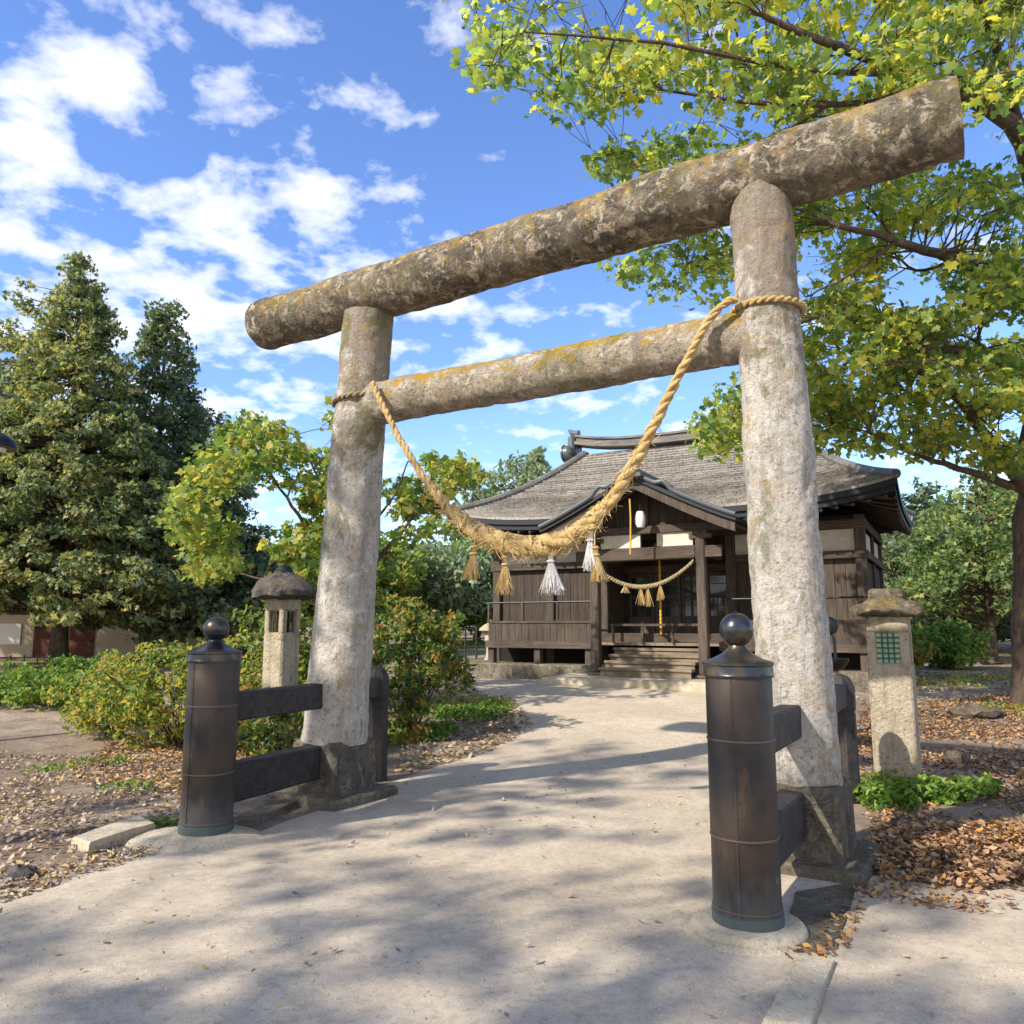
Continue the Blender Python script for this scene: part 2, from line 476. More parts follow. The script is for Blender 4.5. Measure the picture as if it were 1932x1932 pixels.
def mat_path():
    t = NT("sandy_path")
    n1 = t.noise(0.7, 6, 0.6, 0.3); n2 = t.noise(6, 8, 0.7); n3 = t.noise(160, 3, 0.7); v = t.voro(95)
    c = t.mix(t.ramp(n1, [(0.36, 0.0), (0.64, 1.0)]), (0.495, 0.408, 0.295), (0.615, 0.517, 0.385))
    c = t.mix(t.ramp(n2, [(0.45, 0.0), (0.7, 0.55)]), c, (0.34, 0.27, 0.20))
    n5 = t.noise(2.3, 8, 0.75, 0.8); n6 = t.noise(22, 7, 0.75, 0.4)
    c = t.mix(t.ramp(n5, [(0.50, 0.0), (0.60, 0.5)]), c, (0.42, 0.345, 0.255))
    c = t.mix(t.ramp(n6, [(0.40, 0.6), (0.48, 0.0)]), c, (0.36, 0.29, 0.205))
    c = t.mix(t.ramp(n6, [(0.56, 0.0), (0.62, 0.5)]), c, (0.62, 0.54, 0.42))
    c = t.mix(t.ramp(n3, [(0.36, 0.55), (0.5, 0.0)]), c, (0.24, 0.195, 0.15))
    c = t.mix(t.ramp(n3, [(0.58, 0.0), (0.68, 0.5)]), c, (0.60, 0.53, 0.43))
    b = t.math('ADD', t.math('MULTIPLY', t.noise(300, 2, 0.6), 0.7), t.math('ADD', t.math('MULTIPLY', v, 0.3), t.math('MULTIPLY', n2, 1.2)))
    return t.finish(c, 0.95, b, 0.42, 0.008, spec=0.15)


def mat_soil():
    t = NT("leafy_soil")
    n1 = t.noise(0.5, 6, 0.6, 0.5); n2 = t.noise(4, 8, 0.7); n3 = t.noise(60, 5, 0.7); v = t.voro(38)
    c = t.mix(t.ramp(n1, [(0.38, 0.0), (0.62, 1.0)]), (0.27, 0.20, 0.145), (0.43, 0.34, 0.255))
    c = t.mix(t.ramp(n2, [(0.45, 0.0), (0.65, 0.7)]), c, (0.145, 0.10, 0.068))
    c = t.mix(t.ramp(v, [(0.1, 0.35), (0.35, 0.0)]), c, (0.40, 0.31, 0.23))
    c = t.mix(t.ramp(n3, [(0.34, 0.7), (0.5, 0.0)]), c, (0.10, 0.072, 0.05))
    y = t.sep()[1]
    gm = t.math('MULTIPLY', t.ramp(t.noise(0.35, 5, 0.6), [(0.5, 0.0), (0.6, 1.0)]), t.ramp(t.math('MULTIPLY', y, 0.02), [(0.3, 0.0), (0.42, 1.0)]))
    c = t.mix(gm, c, (0.20, 0.19, 0.05))
    b = t.math('ADD', t.math('MULTIPLY', n3, 0.7), t.math('MULTIPLY', n2, 1.0))
    return t.finish(c, 0.95, b, 0.9, 0.03, spec=0.1)


M_path = mat_path(); M_soil = mat_soil()


def mat_leaf(name, cols, trans=0.35, clump_scale=0.9, gloss=0.35):
    """cols: list of colours chosen per leaf; large-scale tint from slow noise."""
    t = NT(name)
    g = t.n.new('ShaderNodeNewGeometry')
    rnd = g.outputs['Random Per Island']
    n = t.noise(clump_scale, 3, 0.6, co=t.obj)
    f = t.math('MULTIPLY_ADD', t.math('SUBTRACT', n, 0.5), 1.6, rnd)
    c = t.ramp(f, [((i + 0.0) / (len(cols) - 1), cc) for i, cc in enumerate(cols)])
    p = t.n.new('ShaderNodeBsdfPrincipled'); t.l.new(c, p.inputs['Base Color'])
    p.inputs['Roughness'].default_value = 0.5; p.inputs['Specular IOR Level'].default_value = gloss
    tr = t.n.new('ShaderNodeBsdfTranslucent')
    br = t.mix(1.0, c, (1.5, 1.45, 0.8), 'MULTIPLY'); t.l.new(br, tr.inputs[0])
    mx = t.n.new('ShaderNodeMixShader'); mx.inputs[0].default_value = trans
    t.l.new(p.outputs[0], mx.inputs[1]); t.l.new(tr.outputs[0], mx.inputs[2]); t.l.new(mx.outputs[0], t.out.inputs[0])
    return t.m


L_maple = mat_leaf("maple_leaf", [(0.11, 0.185, 0.065), (0.18, 0.27, 0.085), (0.28, 0.365, 0.105), (0.39, 0.45, 0.115), (0.60, 0.55, 0.10)], 0.62, 0.45)
L_mid = mat_leaf("mid_leaf", [(0.08, 0.15, 0.045), (0.15, 0.245, 0.06), (0.24, 0.32, 0.085), (0.34, 0.39, 0.095), (0.46, 0.38, 0.09)], 0.55, 0.7)
L_coni = mat_leaf("olive_needle", [(0.055, 0.10, 0.065), (0.11, 0.165, 0.075), (0.18, 0.235, 0.10), (0.33, 0.335, 0.13), (0.45, 0.41, 0.19)], 0.42, 0.7)
L_dark = mat_leaf("dark_needle", [(0.040, 0.072, 0.058), (0.070, 0.115, 0.078), (0.115, 0.17, 0.095), (0.18, 0.23, 0.10), (0.27, 0.29, 0.13)], 0.4, 0.5)
L_far = mat_leaf("haze_pale_leaf", [(0.13, 0.19, 0.12), (0.20, 0.27, 0.16), (0.26, 0.33, 0.19), (0.32, 0.37, 0.22)], 0.35, 0.4)  # distance haze put into the colour: greyed, paled greens
L_shrub = mat_leaf("autumn_shrub_leaf", [(0.075, 0.14, 0.045), (0.15, 0.24, 0.06), (0.34, 0.38, 0.07), (0.45, 0.41, 0.075), (0.42, 0.20, 0.07)], 0.5, 1.3)
L_darkshrub = mat_leaf("green_shrub_leaf", [(0.045, 0.09, 0.035), (0.085, 0.15, 0.045), (0.16, 0.24, 0.055), (0.28, 0.30, 0.06), (0.42, 0.18, 0.06)], 0.45, 1.3)
L_wood = mat_leaf("woodland_leaf", [(0.05, 0.10, 0.045), (0.085, 0.155, 0.06), (0.15, 0.23, 0.08), (0.24, 0.31, 0.09), (0.36, 0.37, 0.10)], 0.45, 0.8)
L_green = mat_leaf("bright_green_leaf", [(0.06, 0.14, 0.028), (0.11, 0.22, 0.04), (0.18, 0.29, 0.05), (0.29, 0.34, 0.055)], 0.4, 1.5)
L_litter = mat_leaf("fallen_leaf", [(0.12, 0.066, 0.04), (0.23, 0.125, 0.065), (0.36, 0.205, 0.105), (0.43, 0.31, 0.20), (0.54, 0.27, 0.07)], 0.08, 0.8, 0.25)
L_litter_pale = mat_leaf("fallen_leaf_pale", [(0.20, 0.14, 0.10), (0.32, 0.23, 0.16), (0.44, 0.34, 0.25), (0.50, 0.41, 0.31), (0.56, 0.39, 0.11)], 0.08, 0.8, 0.2)


# ------------------------------------------------------------------ leaves
def template(kind):
    if kind == 'maple':
        vs = [(0, 0, 0)]; fs = []
        tips = [(-62, .62), (-25, .9), (12, 1.0), (90 - 41, .9), (90 - 4, .62)]
        tips = [(-78, .68), (-40, .90), (0, 1.0), (40, .90), (78, .68)]
        vals = [(-118, .34), (-58, .56), (-20, .62), (20, .62), (58, .56), (118, .34)]
        pts = []
        for i in range(5):
            pts.append(vals[i]); pts.append(tips[i])
        pts.append(vals[5])
        for a, r in pts:
            vs.append((r * math.sin(R(a)), r * math.cos(R(a)), -0.22 * r * r))
        fs = [(0, 1 + 2 * i, 2 + 2 * i, 3 + 2 * i) for i in range(5)]
        return np.array(vs) - np.array([0, .35, 0]), fs
    if kind == 'oval':
        vs = [(0, -.6, 0), (.3, -.1, .10), (.22, .35, .06), (0, .7, -.08), (-.22, .35, .06), (-.3, -.1, .10)]
        return np.array(vs), [(0, 1, 2, 3), (0, 3, 4, 5)]
    if kind == 'dry':
        vs = [(0, -.6, .12), (.34, -.1, .16), (.2, .4, .02), (0, .7, .2), (-.24, .35, .14), (-.3, -.15, -.02), (0, .05, -.06)]
        return np.array(vs), [(0, 1, 6, 5), (1, 2, 3, 6), (6, 3, 4, 5)]
    if kind == 'spray':     # a small flat spray of needles
        vs = [(0, -.7, 0), (.22, -.2, .03), (.5, .15, -.06), (.16, .25, .02), (.12, .85, -.1), (-.14, .3, .02), (-.48, .1, -.06), (-.2, -.25, .03)]
        return np.array(vs), [(0, 1, 5, 7), (1, 2, 3, 5), (3, 4, 5), (5, 6, 7)]
    if kind == 'pebble':
        return np.array([(1, 0, 0), (0, 1, 0), (-1.1, 0, 0), (0, -.9, 0), (0, 0, .8), (0, 0, -.8)]), [(0, 1, 4), (1, 2, 4), (2, 3, 4), (3, 0, 4), (1, 0, 5), (2, 1, 5), (3, 2, 5), (0, 3, 5)]
    if kind == 'blade':
        vs = [(-.05, 0, 0), (.05, 0, 0), (.035, .5, .06), (0, 1, .25), (-.035, .5, .06)]
        return np.array(vs), [(0, 1, 2, 4), (4, 2, 3)]


def leaf_mesh(name, pos, nrm, size, kind, mat, parent, r=None):
    """one mesh of many separate leaves; pos (n,3) world, nrm (n,3) facing, size (n,)"""
    r = r or rng
    n = len(pos); tv, tf = template(kind); k = len(tv)
    nrm = nrm / (np.linalg.norm(nrm, axis=1)[:, None] + 1e-9)
    a = r.normal(size=(n, 3)); a -= nrm * (a * nrm).sum(1)[:, None]; a /= np.linalg.norm(a, axis=1)[:, None] + 1e-9
    b = np.cross(nrm, a)
    v = pos[:, None, :] + size[:, None, None] * (tv[None, :, 0, None] * b[:, None, :] + tv[None, :, 1, None] * a[:, None, :] + tv[None, :, 2, None] * nrm[:, None, :])
    if parent is not None: v = v - np.array(parent.location)
    v = v.reshape(-1, 3)
    me = bpy.data.meshes.new(name)
    lens = np.array([len(f) for f in tf]); flat = np.array([i for f in tf for i in f])
    off = (np.arange(n) * k)
    loops = (flat[None, :] + off[:, None]).ravel()
    tot = np.tile(lens, n); start = np.concatenate([[0], np.cumsum(tot)[:-1]])
    me.vertices.add(n * k); me.vertices.foreach_set("co", v.ravel().astype(np.float32))
    me.loops.add(len(loops)); me.loops.foreach_set("vertex_index", loops.astype(np.int32))
    me.polygons.add(len(tot)); me.polygons.foreach_set("loop_start", start.astype(np.int32))
    me.update(calc_edges=True)
    me.materials.append(mat)
    o = bpy.data.objects.new(name, me); C.objects.link(o)
    if parent is not None: o.parent = parent
    return o


def leaves_for(cl, rad, per, size, flat=0.45, up=0.55, r=None, svar=0.35):
    r = r or rng
    n = len(cl); cnt = np.maximum(1, r.poisson(per, n)) if np.isscalar(per) else np.maximum(1, r.poisson(per))
    idx = np.repeat(np.arange(n), cnt); m = len(idx)
    d = r.normal(size=(m, 3)); d /= np.linalg.norm(d, axis=1)[:, None]
    q = r.random(m) ** 0.45
    rr = np.asarray(rad)[idx] if not np.isscalar(rad) else np.full(m, rad)
    off = d * (q * rr)[:, None]; off[:, 2] *= flat
    pos = cl[idx] + off
    nr = r.normal(size=(m, 3)) * (1 - up); nr[:, 2] += up; nr += d * 0.25
    sz = size * (1 + svar * r.normal(size=m)).clip(0.45, 1.7)
    return pos, nr, sz


def curve_pts(pts, n=10):
    P = np.array(pts, float); m = len(P)
    if m < 3:
        return P[0] + (P[-1] - P[0]) * np.linspace(0, 1, n)[:, None]
    out = []
    Q = np.concatenate([[2 * P[0] - P[1]], P, [2 * P[-1] - P[-2]]])
    for i in range(m - 1):
        p0, p1, p2, p3 = Q[i:i + 4]
        ts = np.linspace(0, 1, max(2, n // (m - 1) + 1), endpoint=(i == m - 2))
        for t in ts:
            out.append(0.5 * ((2 * p1) + (-p0 + p2) * t + (2 * p0 - 5 * p1 + 4 * p2 - p3) * t * t + (-p0 + 3 * p1 - 3 * p2 + p3) * t ** 3))
    return np.array(out)


def make_tree(name, label, cat, base, limbs, clumps, rad, per, lsize, kind, lmat, group=None, flat=0.5, up=0.55,
              bark=None, twig_r=0.012, subtwigs=0, seed=0, svar=0.35, reach=99.0, sub=0):
    """limbs: list of (points, r0, r1); first is the trunk. clumps (n,3) hold the foliage, each on its own twig."""
    r = np.random.default_rng(seed + 100)
    root = thing(name, base, label, cat, group)
    mb = MB(); samples = []; srad = []
    for i, (pts, r0, r1) in enumerate(limbs):
        P = curve_pts(pts, 14 if len(pts) > 2 else 6)
        L = np.linspace(0, 1, len(P))
        rr = r0 + (r1 - r0) * L ** 0.8
        if i == 0: rr = rr * (1 + 0.45 * np.exp(-L * 14))
        P[1:-1] += r.normal(size=(len(P) - 2, 3)) * (0.12 * r0)
        mb.tube(P, rr, 10 if r0 > 0.06 else 6)
        samples.append(P[len(P) // 4 if i == 0 else 0:]); srad.append(rr[len(P) // 4 if i == 0 else 0:])
    S = np.concatenate(samples); SR = np.concatenate(srad)
    clumps = np.asarray(clumps, float)
    for q in range(sub):        # side branches grow towards the foliage farthest from wood
        D = np.linalg.norm(clumps[:, None, :] - S[None, :, :], axis=2); dm = D.min(1)
        dm = np.where(dm > reach * 2.6, 0, dm); ci = int(np.argmax(dm)); c = clumps[ci]; k = int(np.argmin(D[ci])); s = S[k]; ln = dm[ci]
        if ln < 0.5: break
        P = curve_pts([s, s + (c - s) * 0.35 + r.normal(size=3) * 0.07 * ln, s + (c - s) * 0.7 + r.normal(size=3) * 0.07 * ln, c], 10)
        rr = np.linspace(min(SR[k] * 0.7, 0.016 + 0.008 * ln), 0.006, len(P)); mb.tube(P, rr, 5)
        S = np.concatenate([S, P[2:]]); SR = np.concatenate([SR, rr[2:]])
    if twig_r > 0:
        for ci, c in enumerate(clumps):
            d = np.linalg.norm(S - c, axis=1) + 0.5 * np.maximum(0, S[:, 2] - c[2] + 0.1)
            k = int(np.argmin(d)); s = S[k]
            ln = np.linalg.norm(c - s)
            if ln > reach:
                c = s + (c - s) * (reach * (0.75 + 0.25 * r.random()) / ln); clumps[ci] = c; ln = np.linalg.norm(c - s)
            mid = s + (c - s) * 0.5 + r.normal(size=3) * 0.06 * ln + np.array([0, 0, 0.06 * ln])
            r0 = min(SR[k] * 0.7, twig_r * (0.7 + 0.6 * ln))
            P = curve_pts([s, mid, c], 7)
            mb.tube(P, np.linspace(r0, twig_r * 0.35, len(P)), 4, cap=False)
            for j in range(subtwigs):
                e = c + r.normal(size=3) * np.array([0.16, 0.16, 0.09]); st = P[r.integers(2, len(P))]
                mb.tube([st, (st + e) / 2 + r.normal(size=3) * 0.04, e], [twig_r * 0.45, twig_r * 0.35, twig_r * 0.2], 3, cap=False)
    mb.build("trunk", bark or M_bark, root, smooth=True)
    pos, nr, sz = leaves_for(clumps, rad, per, lsize, flat, up, r, svar)
    leaf_mesh("crown", pos, nr, sz, kind, lmat, root, r)
    return root


# ================================================================== ground
def build_ground():
    xs = np.concatenate([np.linspace(-400, -40, 10), np.linspace(-36, -12, 13), np.linspace(-11.6, 13.6, 64), np.linspace(15, 40, 13), np.linspace(46, 400, 10)])
    ys = np.concatenate([np.linspace(-60, -8, 8), np.linspace(-6, 24, 101), np.linspace(25, 50, 26), np.linspace(54, 100, 10), np.linspace(120, 700, 12)])
    mb = MB()
    mb.grid([[(x, y, T(x, y)) for x in xs] for y in ys])
    o = mb.build("ground", M_soil, smooth=True); tag(o, "brown leafy earth around the path and the shrine", "ground", kind='structure')
    # path: left and right edges as world points
    lp = [G(*p) for p in [(-420, 1840), (0, 1690), (215, 1622), (480, 1575), (600, 1530), (760, 1468), (900, 1422), (985, 1385), (960, 1345), (900, 1300), (868, 1283)]]
    rp = [G(*p) for p in [(1932, 1672), (1660, 1662), (1545, 1560), (1500, 1480), (1460, 1400), (1440, 1340), (1420, 1300), (1400, 1280)]]
    lp = [np.array([-9.0, -5, 0]), np.array([-6.5, 1.0, 0])] + lp; rp = [np.array([9.0, -5, 0]), np.array([8., 2.5, 0])] + rp
    ys = np.arange(-5, 16.4, 0.18)
    la = np.array(lp); ra = np.array(rp)
    la = la[np.argsort(la[:, 1])]; ra = ra[np.argsort(ra[:, 1])]
    rows = []
    for y in ys:
        xl = np.interp(y, la[:, 1], la[:, 0]) + 0.07 * mnoise.noise((y * 1.7, 3, 0)) + 0.03 * mnoise.noise((y * 6, 3, 0))
        xr = np.interp(y, ra[:, 1], ra[:, 0]) + 0.09 * mnoise.noise((y * 1.9, 9, 0)) + 0.03 * mnoise.noise((y * 7, 3, 0))
        rows.append([(x, y, T(x, y) + (0.012 if 0 < i < 22 else 0.002)) for i, x in enumerate(np.linspace(xl, xr, 23))])
    mb = MB(); mb.grid(rows)
    o = mb.build("path", M_path, smooth=True); tag(o, "pale sandy path under the gate to the shrine steps", "path", kind='structure')


build_ground()

# ================================================================== torii
GROUP_B = "black posts with ball finials"
PLb = onz(631, 1393, 0.488); PRb = onz(1511, 1470, 0.488)
cen = (PLb + PRb) / 2
nrm_plane = np.cross(PRb - PLb, Z); nrm_plane /= np.linalg.norm(nrm_plane)


def onplane(px, py, off=0.0):
    """a point on the upright plane through both pillar feet, moved off towards the viewer"""
    d = ray(px, py); p0 = PLb - V * off
    return CAMP + d * (np.dot(p0 - CAMP, nrm_plane) / np.dot(d, nrm_plane))


PLt = onplane(696, 590); PRt = onplane(1433, 360)
BLk, BRk = onplane(490, 618), onplane(1811, 223)
NL, NR = onplane(735, 757), onplane(1378, 641)


def stone_log(mb, a, b, r0, r1, n=40, rings=60, seed=0, round0=0.0, bump=0.012):
    a = np.array(a); b = np.array(b); ax = (b - a); L = np.linalg.norm(ax); ax = ax / L
    ts = np.linspace(0, L, rings)
    rad = r0 + (r1 - r0) * ts / L
    if round0 > 0:
        extra = np.linspace(0, round0, 6)
        ts = np.concatenate([extra[:-1], np.linspace(round0, L, rings)])
        rad = r0 + (r1 - r0) * ts / L
        k = ts < round0
        rad[k] *= 0.62 + 0.38 * np.sqrt(1 - (1 - ts[k] / round0) ** 2)
    o = mb.n
    mb.tube([a + ax * t for t in ts], rad, n)
    for i in range(o, mb.n):
        v = Vector(mb.v[i]); t = (np.array(v) - a) @ ax; c = a + ax * t
        d = np.array(v) - c
        k = mnoise.noise((v.x * 2.2 + seed, v.y * 2.2, v.z * 2.2)) * bump + mnoise.noise((v.x * 8 + seed, v.y * 8, v.z * 8)) * bump * 0.5 + mnoise.noise((v.x * 20 + seed, v.y * 20, v.z * 20)) * bump * 0.30 - max(0, mnoise.noise((v.x * 5 + seed, v.y * 5, v.z * 4)) - 0.42) * bump * 3
        ln = np.linalg.norm(d) + 1e-9
        mb.v[i] = tuple(np.array(v) + d / ln * k)


torii = thing("torii_gate", (cen[0], cen[1], 0), "tall weathered stone torii gate with two pillars and lichened round beams", "torii gate")
AX = (U, V, Z)
topv = lambda p, k: p + (k - p) * 1.0
for b_, t_, r0, r1, sd_ in ((PLb, PLt, 0.275, 0.215, 1), (PRb, PRt, 0.238, 0.205, 5)):
    mb = MB(); b2 = b_.copy(); b2[2] = 0.47
    stone_log(mb, b2, t_ - np.array([0, 0, 0.02]), r0, r1, 72, 190, sd_, bump=0.015)
    mb.build("pillar", M_pillar, torii, smooth=True)
    mb = MB()
    mb.box((b_[0], b_[1], 0.225), (0.54, 0.54, 0.53), AX, 0.95, 0.03); mb.wobble(0.006, 5)
    mb.build("base_block", M_block, torii, smooth=True, sharp=30)
    mb = MB()
    mb.box((b_[0], b_[1], 0.0), (0.82, 0.80, 0.15), AX, 0.97, 0.02); mb.wobble(0.012, 4)
    mb.build("plinth", M_plinth, torii, smooth=True, sharp=30)
axk = (BRk - BLk); axk /= np.linalg.norm(axk)
mb = MB(); stone_log(mb, BLk, BRk, 0.240, 0.252, 72, 240, 11, round0=0.12, bump=0.022)
mb.build("top_beam", M_beam, torii, smooth=True, sharp=50)
axn = (NR - NL); axn /= np.linalg.norm(axn)
mb = MB(); stone_log(mb, NL - axn * 0.42, NR + axn * 0.34, 0.185, 0.18, 64, 190, 17, bump=0.015)
mb.build("tie_beam", M_tie, torii, smooth=True, sharp=50)

# ================================================================== bollards and railings
BLg = onz(388, 1568, 0.05); BRg = onz(1411, 1738, 0.05)


SEAM = R(-118)


def make_bollard(p, label, k=1.0):
    root = thing("bollard", (p[0], p[1], 0.05), label, "bollard", GROUP_B)
    mb = MB(); prof = [(0.176, 0.0), (0.180, 0.005), (0.180, 0.055), (0.172, 0.06), (0.172, 0.40), (0.174, 0.41), (0.174, 1.16), (0.170, 1.175)]
    mb.lathe([(a * k, b) for a, b in prof], p * [1, 1, 0] + [0, 0, 0.05], 56)
    q = SEAM; c_ = np.array([math.cos(q), math.sin(q), 0]); t_ = np.array([-math.sin(q), math.cos(q), 0])
    mb.wobble(0.0035, 5)
    mb.box(p * [1, 1, 0] + c_ * 0.1735 * k + Z * 0.66, (0.012, 0.006, 1.10), (t_, c_, Z))
    for zz in np.linspace(0.16, 1.16, 14):
        mb.lathe([(0.0045, 0.0), (0.004, 0.002), (0.001, 0.003)], p * [1, 1, 0] + c_ * 0.176 * k + t_ * 0.014 + Z * zz, 6)
    mb.build("body", M_bronze, root, smooth=True, sharp=30)
    for z in (0.075, 0.395, 0.845):
        mb = MB(); mb.lathe([(a * k, b) for a, b in [(0.172, z - 0.006), (0.1775, z - 0.004), (0.1785, z), (0.1775, z + 0.004), (0.172, z + 0.006)]], p * [1, 1, 0] + [0, 0, 0.05], 56)
        mb.build("band", M_band, root, smooth=True)
    mb = MB(); mb.lathe([(a * k, b) for a, b in [(0.170, 1.14), (0.183, 1.142), (0.186, 1.152), (0.183, 1.160), (0.181, 1.195), (0.187, 1.200), (0.187, 1.212), (0.178, 1.218),
                         (0.135, 1.230), (0.085, 1.253), (0.056, 1.275), (0.046, 1.288), (0.04, 1.31)]], p * [1, 1, 0] + [0, 0, 0.05], 56)
    mb.build("cap", M_capmetal, root, smooth=True, sharp=28)
    prof = [(0.036, 1.295), (0.034, 1.30)] + [(0.0905 * math.sin(a), 1.370 - 0.086 * math.cos(a)) for a in np.linspace(0.40, math.pi - 0.05, 22)] + [(0.006, 1.461), (0.002, 1.467)]
    mb = MB(); mb.lathe([(a * k, b) for a, b in prof], p * [1, 1, 0] + [0, 0, 0.05], 48)
    mb.build("ball_finial", M_capmetal, root, smooth=True, sharp=30)
    return root


bl = make_bollard(BLg, "black cylindrical post with ball finial joined to the left railing, farther one from the viewer")
br = make_bollard(BRg, "large black cylindrical post with ball finial on a round stone foot, nearer one at right", 0.92)
# stone feet
mb = MB()
prof = [(0.50, -0.12), (0.49, -0.01), (0.42, 0.022), (0.30, 0.045), (0.2, 0.055), (0.02, 0.056)]
mb.lathe(prof, (BLg[0] - 0.06, BLg[1] - 0.02, 0.0), 40, 0.75, 0); mb.wobble(0.02, 3)
mb.build("stone_foot", M_concrete, bl, smooth=True)
mb = MB()
prof = [(0.312, -0.10), (0.308, 0.006), (0.295, 0.022), (0.268, 0.026), (0.26, 0.045), (0.245, 0.056), (0.02, 0.058)]
mb.lathe(prof, (BRg[0] + 0.0, BRg[1] - 0.01, 0.0), 48); mb.wobble(0.010, 4)
mb.build("stone_foot", M_concrete, br, smooth=True, sharp=50)


def railing(B, P, Pr, pu, label, back, backtop):
    """two timbers from the bollard to the pillar and a rear post beyond it"""
    root = thing("railing", (P[0], P[1], 0), label, "railing", "black timber railings beside the pillars")
    B0 = np.array([B[0], B[1], 0]); P0 = np.array([P[0], P[1], 0]); d = P0 - B0; L = np.linalg.norm(d); d = d / L
    sd_ = np.cross(d, Z)
    end = L - Pr + 0.03
    Q = np.array([back[0], back[1], 0]); d2 = Q - P0; L2 = np.linalg.norm(d2); d2 /= L2; s2 = np.cross(d2, Z)
    for nm, zc, h, w, e in (("upper_rail", 0.865, 0.20, 0.13, end), ("lower_rail", 0.335, 0.265, 0.15, L - 0.27)):
        mb = MB(); a = 0.15; mb.box(B0 + d * (a + e) / 2 + Z * zc, (e - a, w, h), (d, sd_, Z), 1.0, 0.012); mb.wobble(0.006, 4)
        mb.build(nm, M_blackwood, root, smooth=True, sharp=30)
    mb = MB(); mb.box(P0 + d2 * (Pr + L2 + 0.09) / 2 + Z * 0.865, (L2 - Pr + 0.11, 0.12, 0.19), (d2, s2, Z), 1.0, 0.012)
    mb.build("upper_rail", M_blackwood, root, smooth=True, sharp=30)
    # rear post with a pointed round head
    g = T(Q[0], Q[1]); prof = [(0.115, g - 0.15), (0.112, backtop - 0.33), (0.106, backtop - 0.325), (0.106, backtop - 0.305), (0.116, backtop - 0.30), (0.116, backtop - 0.13), (0.10, backtop - 0.07), (0.065, backtop - 0.02), (0.01, backtop)]
    mb = MB(); mb.lathe(prof, Q, 8, 1.0, YAW + R(22.5)); mb.build("rear_post", M_blackwood, root, smooth=True, sharp=30)
    return root


BKl = G(708, 1472); BKr = G(1598, 1512)
railing(BLg, PLb, 0.27, 0, "black timber railing between the farther post and left stone pillar", BKl, 1.06)
railing(BRg, PRb, 0.235, 0, "black timber railing half hidden behind the nearer post and right stone pillar", BKr, 1.04)

# ================================================================== sacred rope
def rope_curve(pxs):
    P = []
    for (px, py, off) in pxs: P.append(onplane(px, py, off))
    return curve_pts(P, 150)


rc = rope_curve([(703, 722, .25), (722, 765, .26), (760, 838, .27), (805, 908, .28), (850, 962, .29), (898, 1001, .30), (950, 1024, .30), (1005, 1032, .30), (1060, 1020, .30),
                 (1110, 990, .30), (1155, 940, .29), (1200, 868, .28), (1245, 780, .27), (1290, 690, .26), (1330, 618, .25), (1352, 586, .25), (1374, 568, .24), (1392, 564, .235)])
base_p = rc[len(rc) // 2]
rope = thing("sacred_rope", (base_p[0], base_p[1], base_p[2]), "thick twisted straw rope with tassels hung between the two stone pillars", "rope")
seg = np.linalg.norm(np.diff(rc, axis=0), axis=1); sl = np.concatenate([[0], np.cumsum(seg)]); SL = sl[-1]
fine = np.linspace(0, SL, 520)
rcf = np.stack([np.interp(fine, sl, rc[:, i]) for i in range(3)], 1)
tt = fine / SL


def rope_radius(t):
    return 0.025 + 0.049 * np.exp(-((t - 0.47) / 0.16) ** 2) + 0.012 * np.exp(-((t - 0.72) / 0.15) ** 2)


RR = rope_radius(tt)
tan = np.gradient(rcf, axis=0); tan /= np.linalg.norm(tan, axis=1)[:, None]
nb = np.cross(tan, V); nb /= np.linalg.norm(nb, axis=1)[:, None]
bb = np.cross(tan, nb)
mb = MB()
phase = np.cumsum(np.concatenate([[0], np.diff(fine)]) / (RR * 5.2)) * 2 * math.pi / 1.5
for k in range(3):
    ph = phase + 2 * math.pi * k / 3
    ctr = rcf + (RR * 0.50)[:, None] * (np.cos(ph)[:, None] * nb + np.sin(ph)[:, None] * bb)
    ctr = ctr + 0.10 * RR[:, None] * np.stack([np.sin(fine * 17 + k), np.cos(fine * 23 + 2 * k), np.sin(fine * 29 + k)], 1)
    mb.tube(ctr, RR * (0.58 + 0.05 * np.sin(fine * 41 + 2 * k) + 0.03 * np.sin(fine * 97 + k)), 14)
mb.wobble(0.006, 22)
mb.build("twisted_rope", M_rope, rope, smooth=True)
# loose straw ends
mb = MB(); r5 = np.random.default_rng(5)
for i in range(1000):
    t = np.clip(r5.normal(0.46, 0.13), 0.12, 0.85); k = int(t * 519); rr = RR[k]
    a = r5.uniform(0, 2 * math.pi); rad = math.cos(a) * nb[k] + math.sin(a) * bb[k]
    s = rcf[k] + rad * rr * 0.85
    L = r5.uniform(0.025, 0.10)
    e = s + rad * L * 0.55 + tan[k] * L * r5.normal(0, 0.8) - Z * L * 0.25
    mb.tube([s, (s + e) / 2 + rad * 0.008, e], [0.0028, 0.0022, 0.001], 3, cap=False)
for i, t in enumerate((0.30, 0.345, 0.39, 0.44, 0.485, 0.52, 0.56, 0.60)):   # binding turns round the thick middle
    mbb = MB(); k = int(t * 519); rr = RR[k] * 1.06
    an = np.linspace(0, 2 * math.pi, 15); sl_ = 0.05 * math.sin(i * 2.1)
    mbb.tube([rcf[k] + rr * (math.cos(q) * nb[k] + math.sin(q) * bb[k]) + tan[k] * (sl_ * math.sin(q) + 0.01 * q) for q in an], 0.012, 6)
    mbb.build("binding", M_straw, rope, smooth=True)
tag(mb.build("loose_straw", M_straw, rope, smooth=True), kind='stuff')


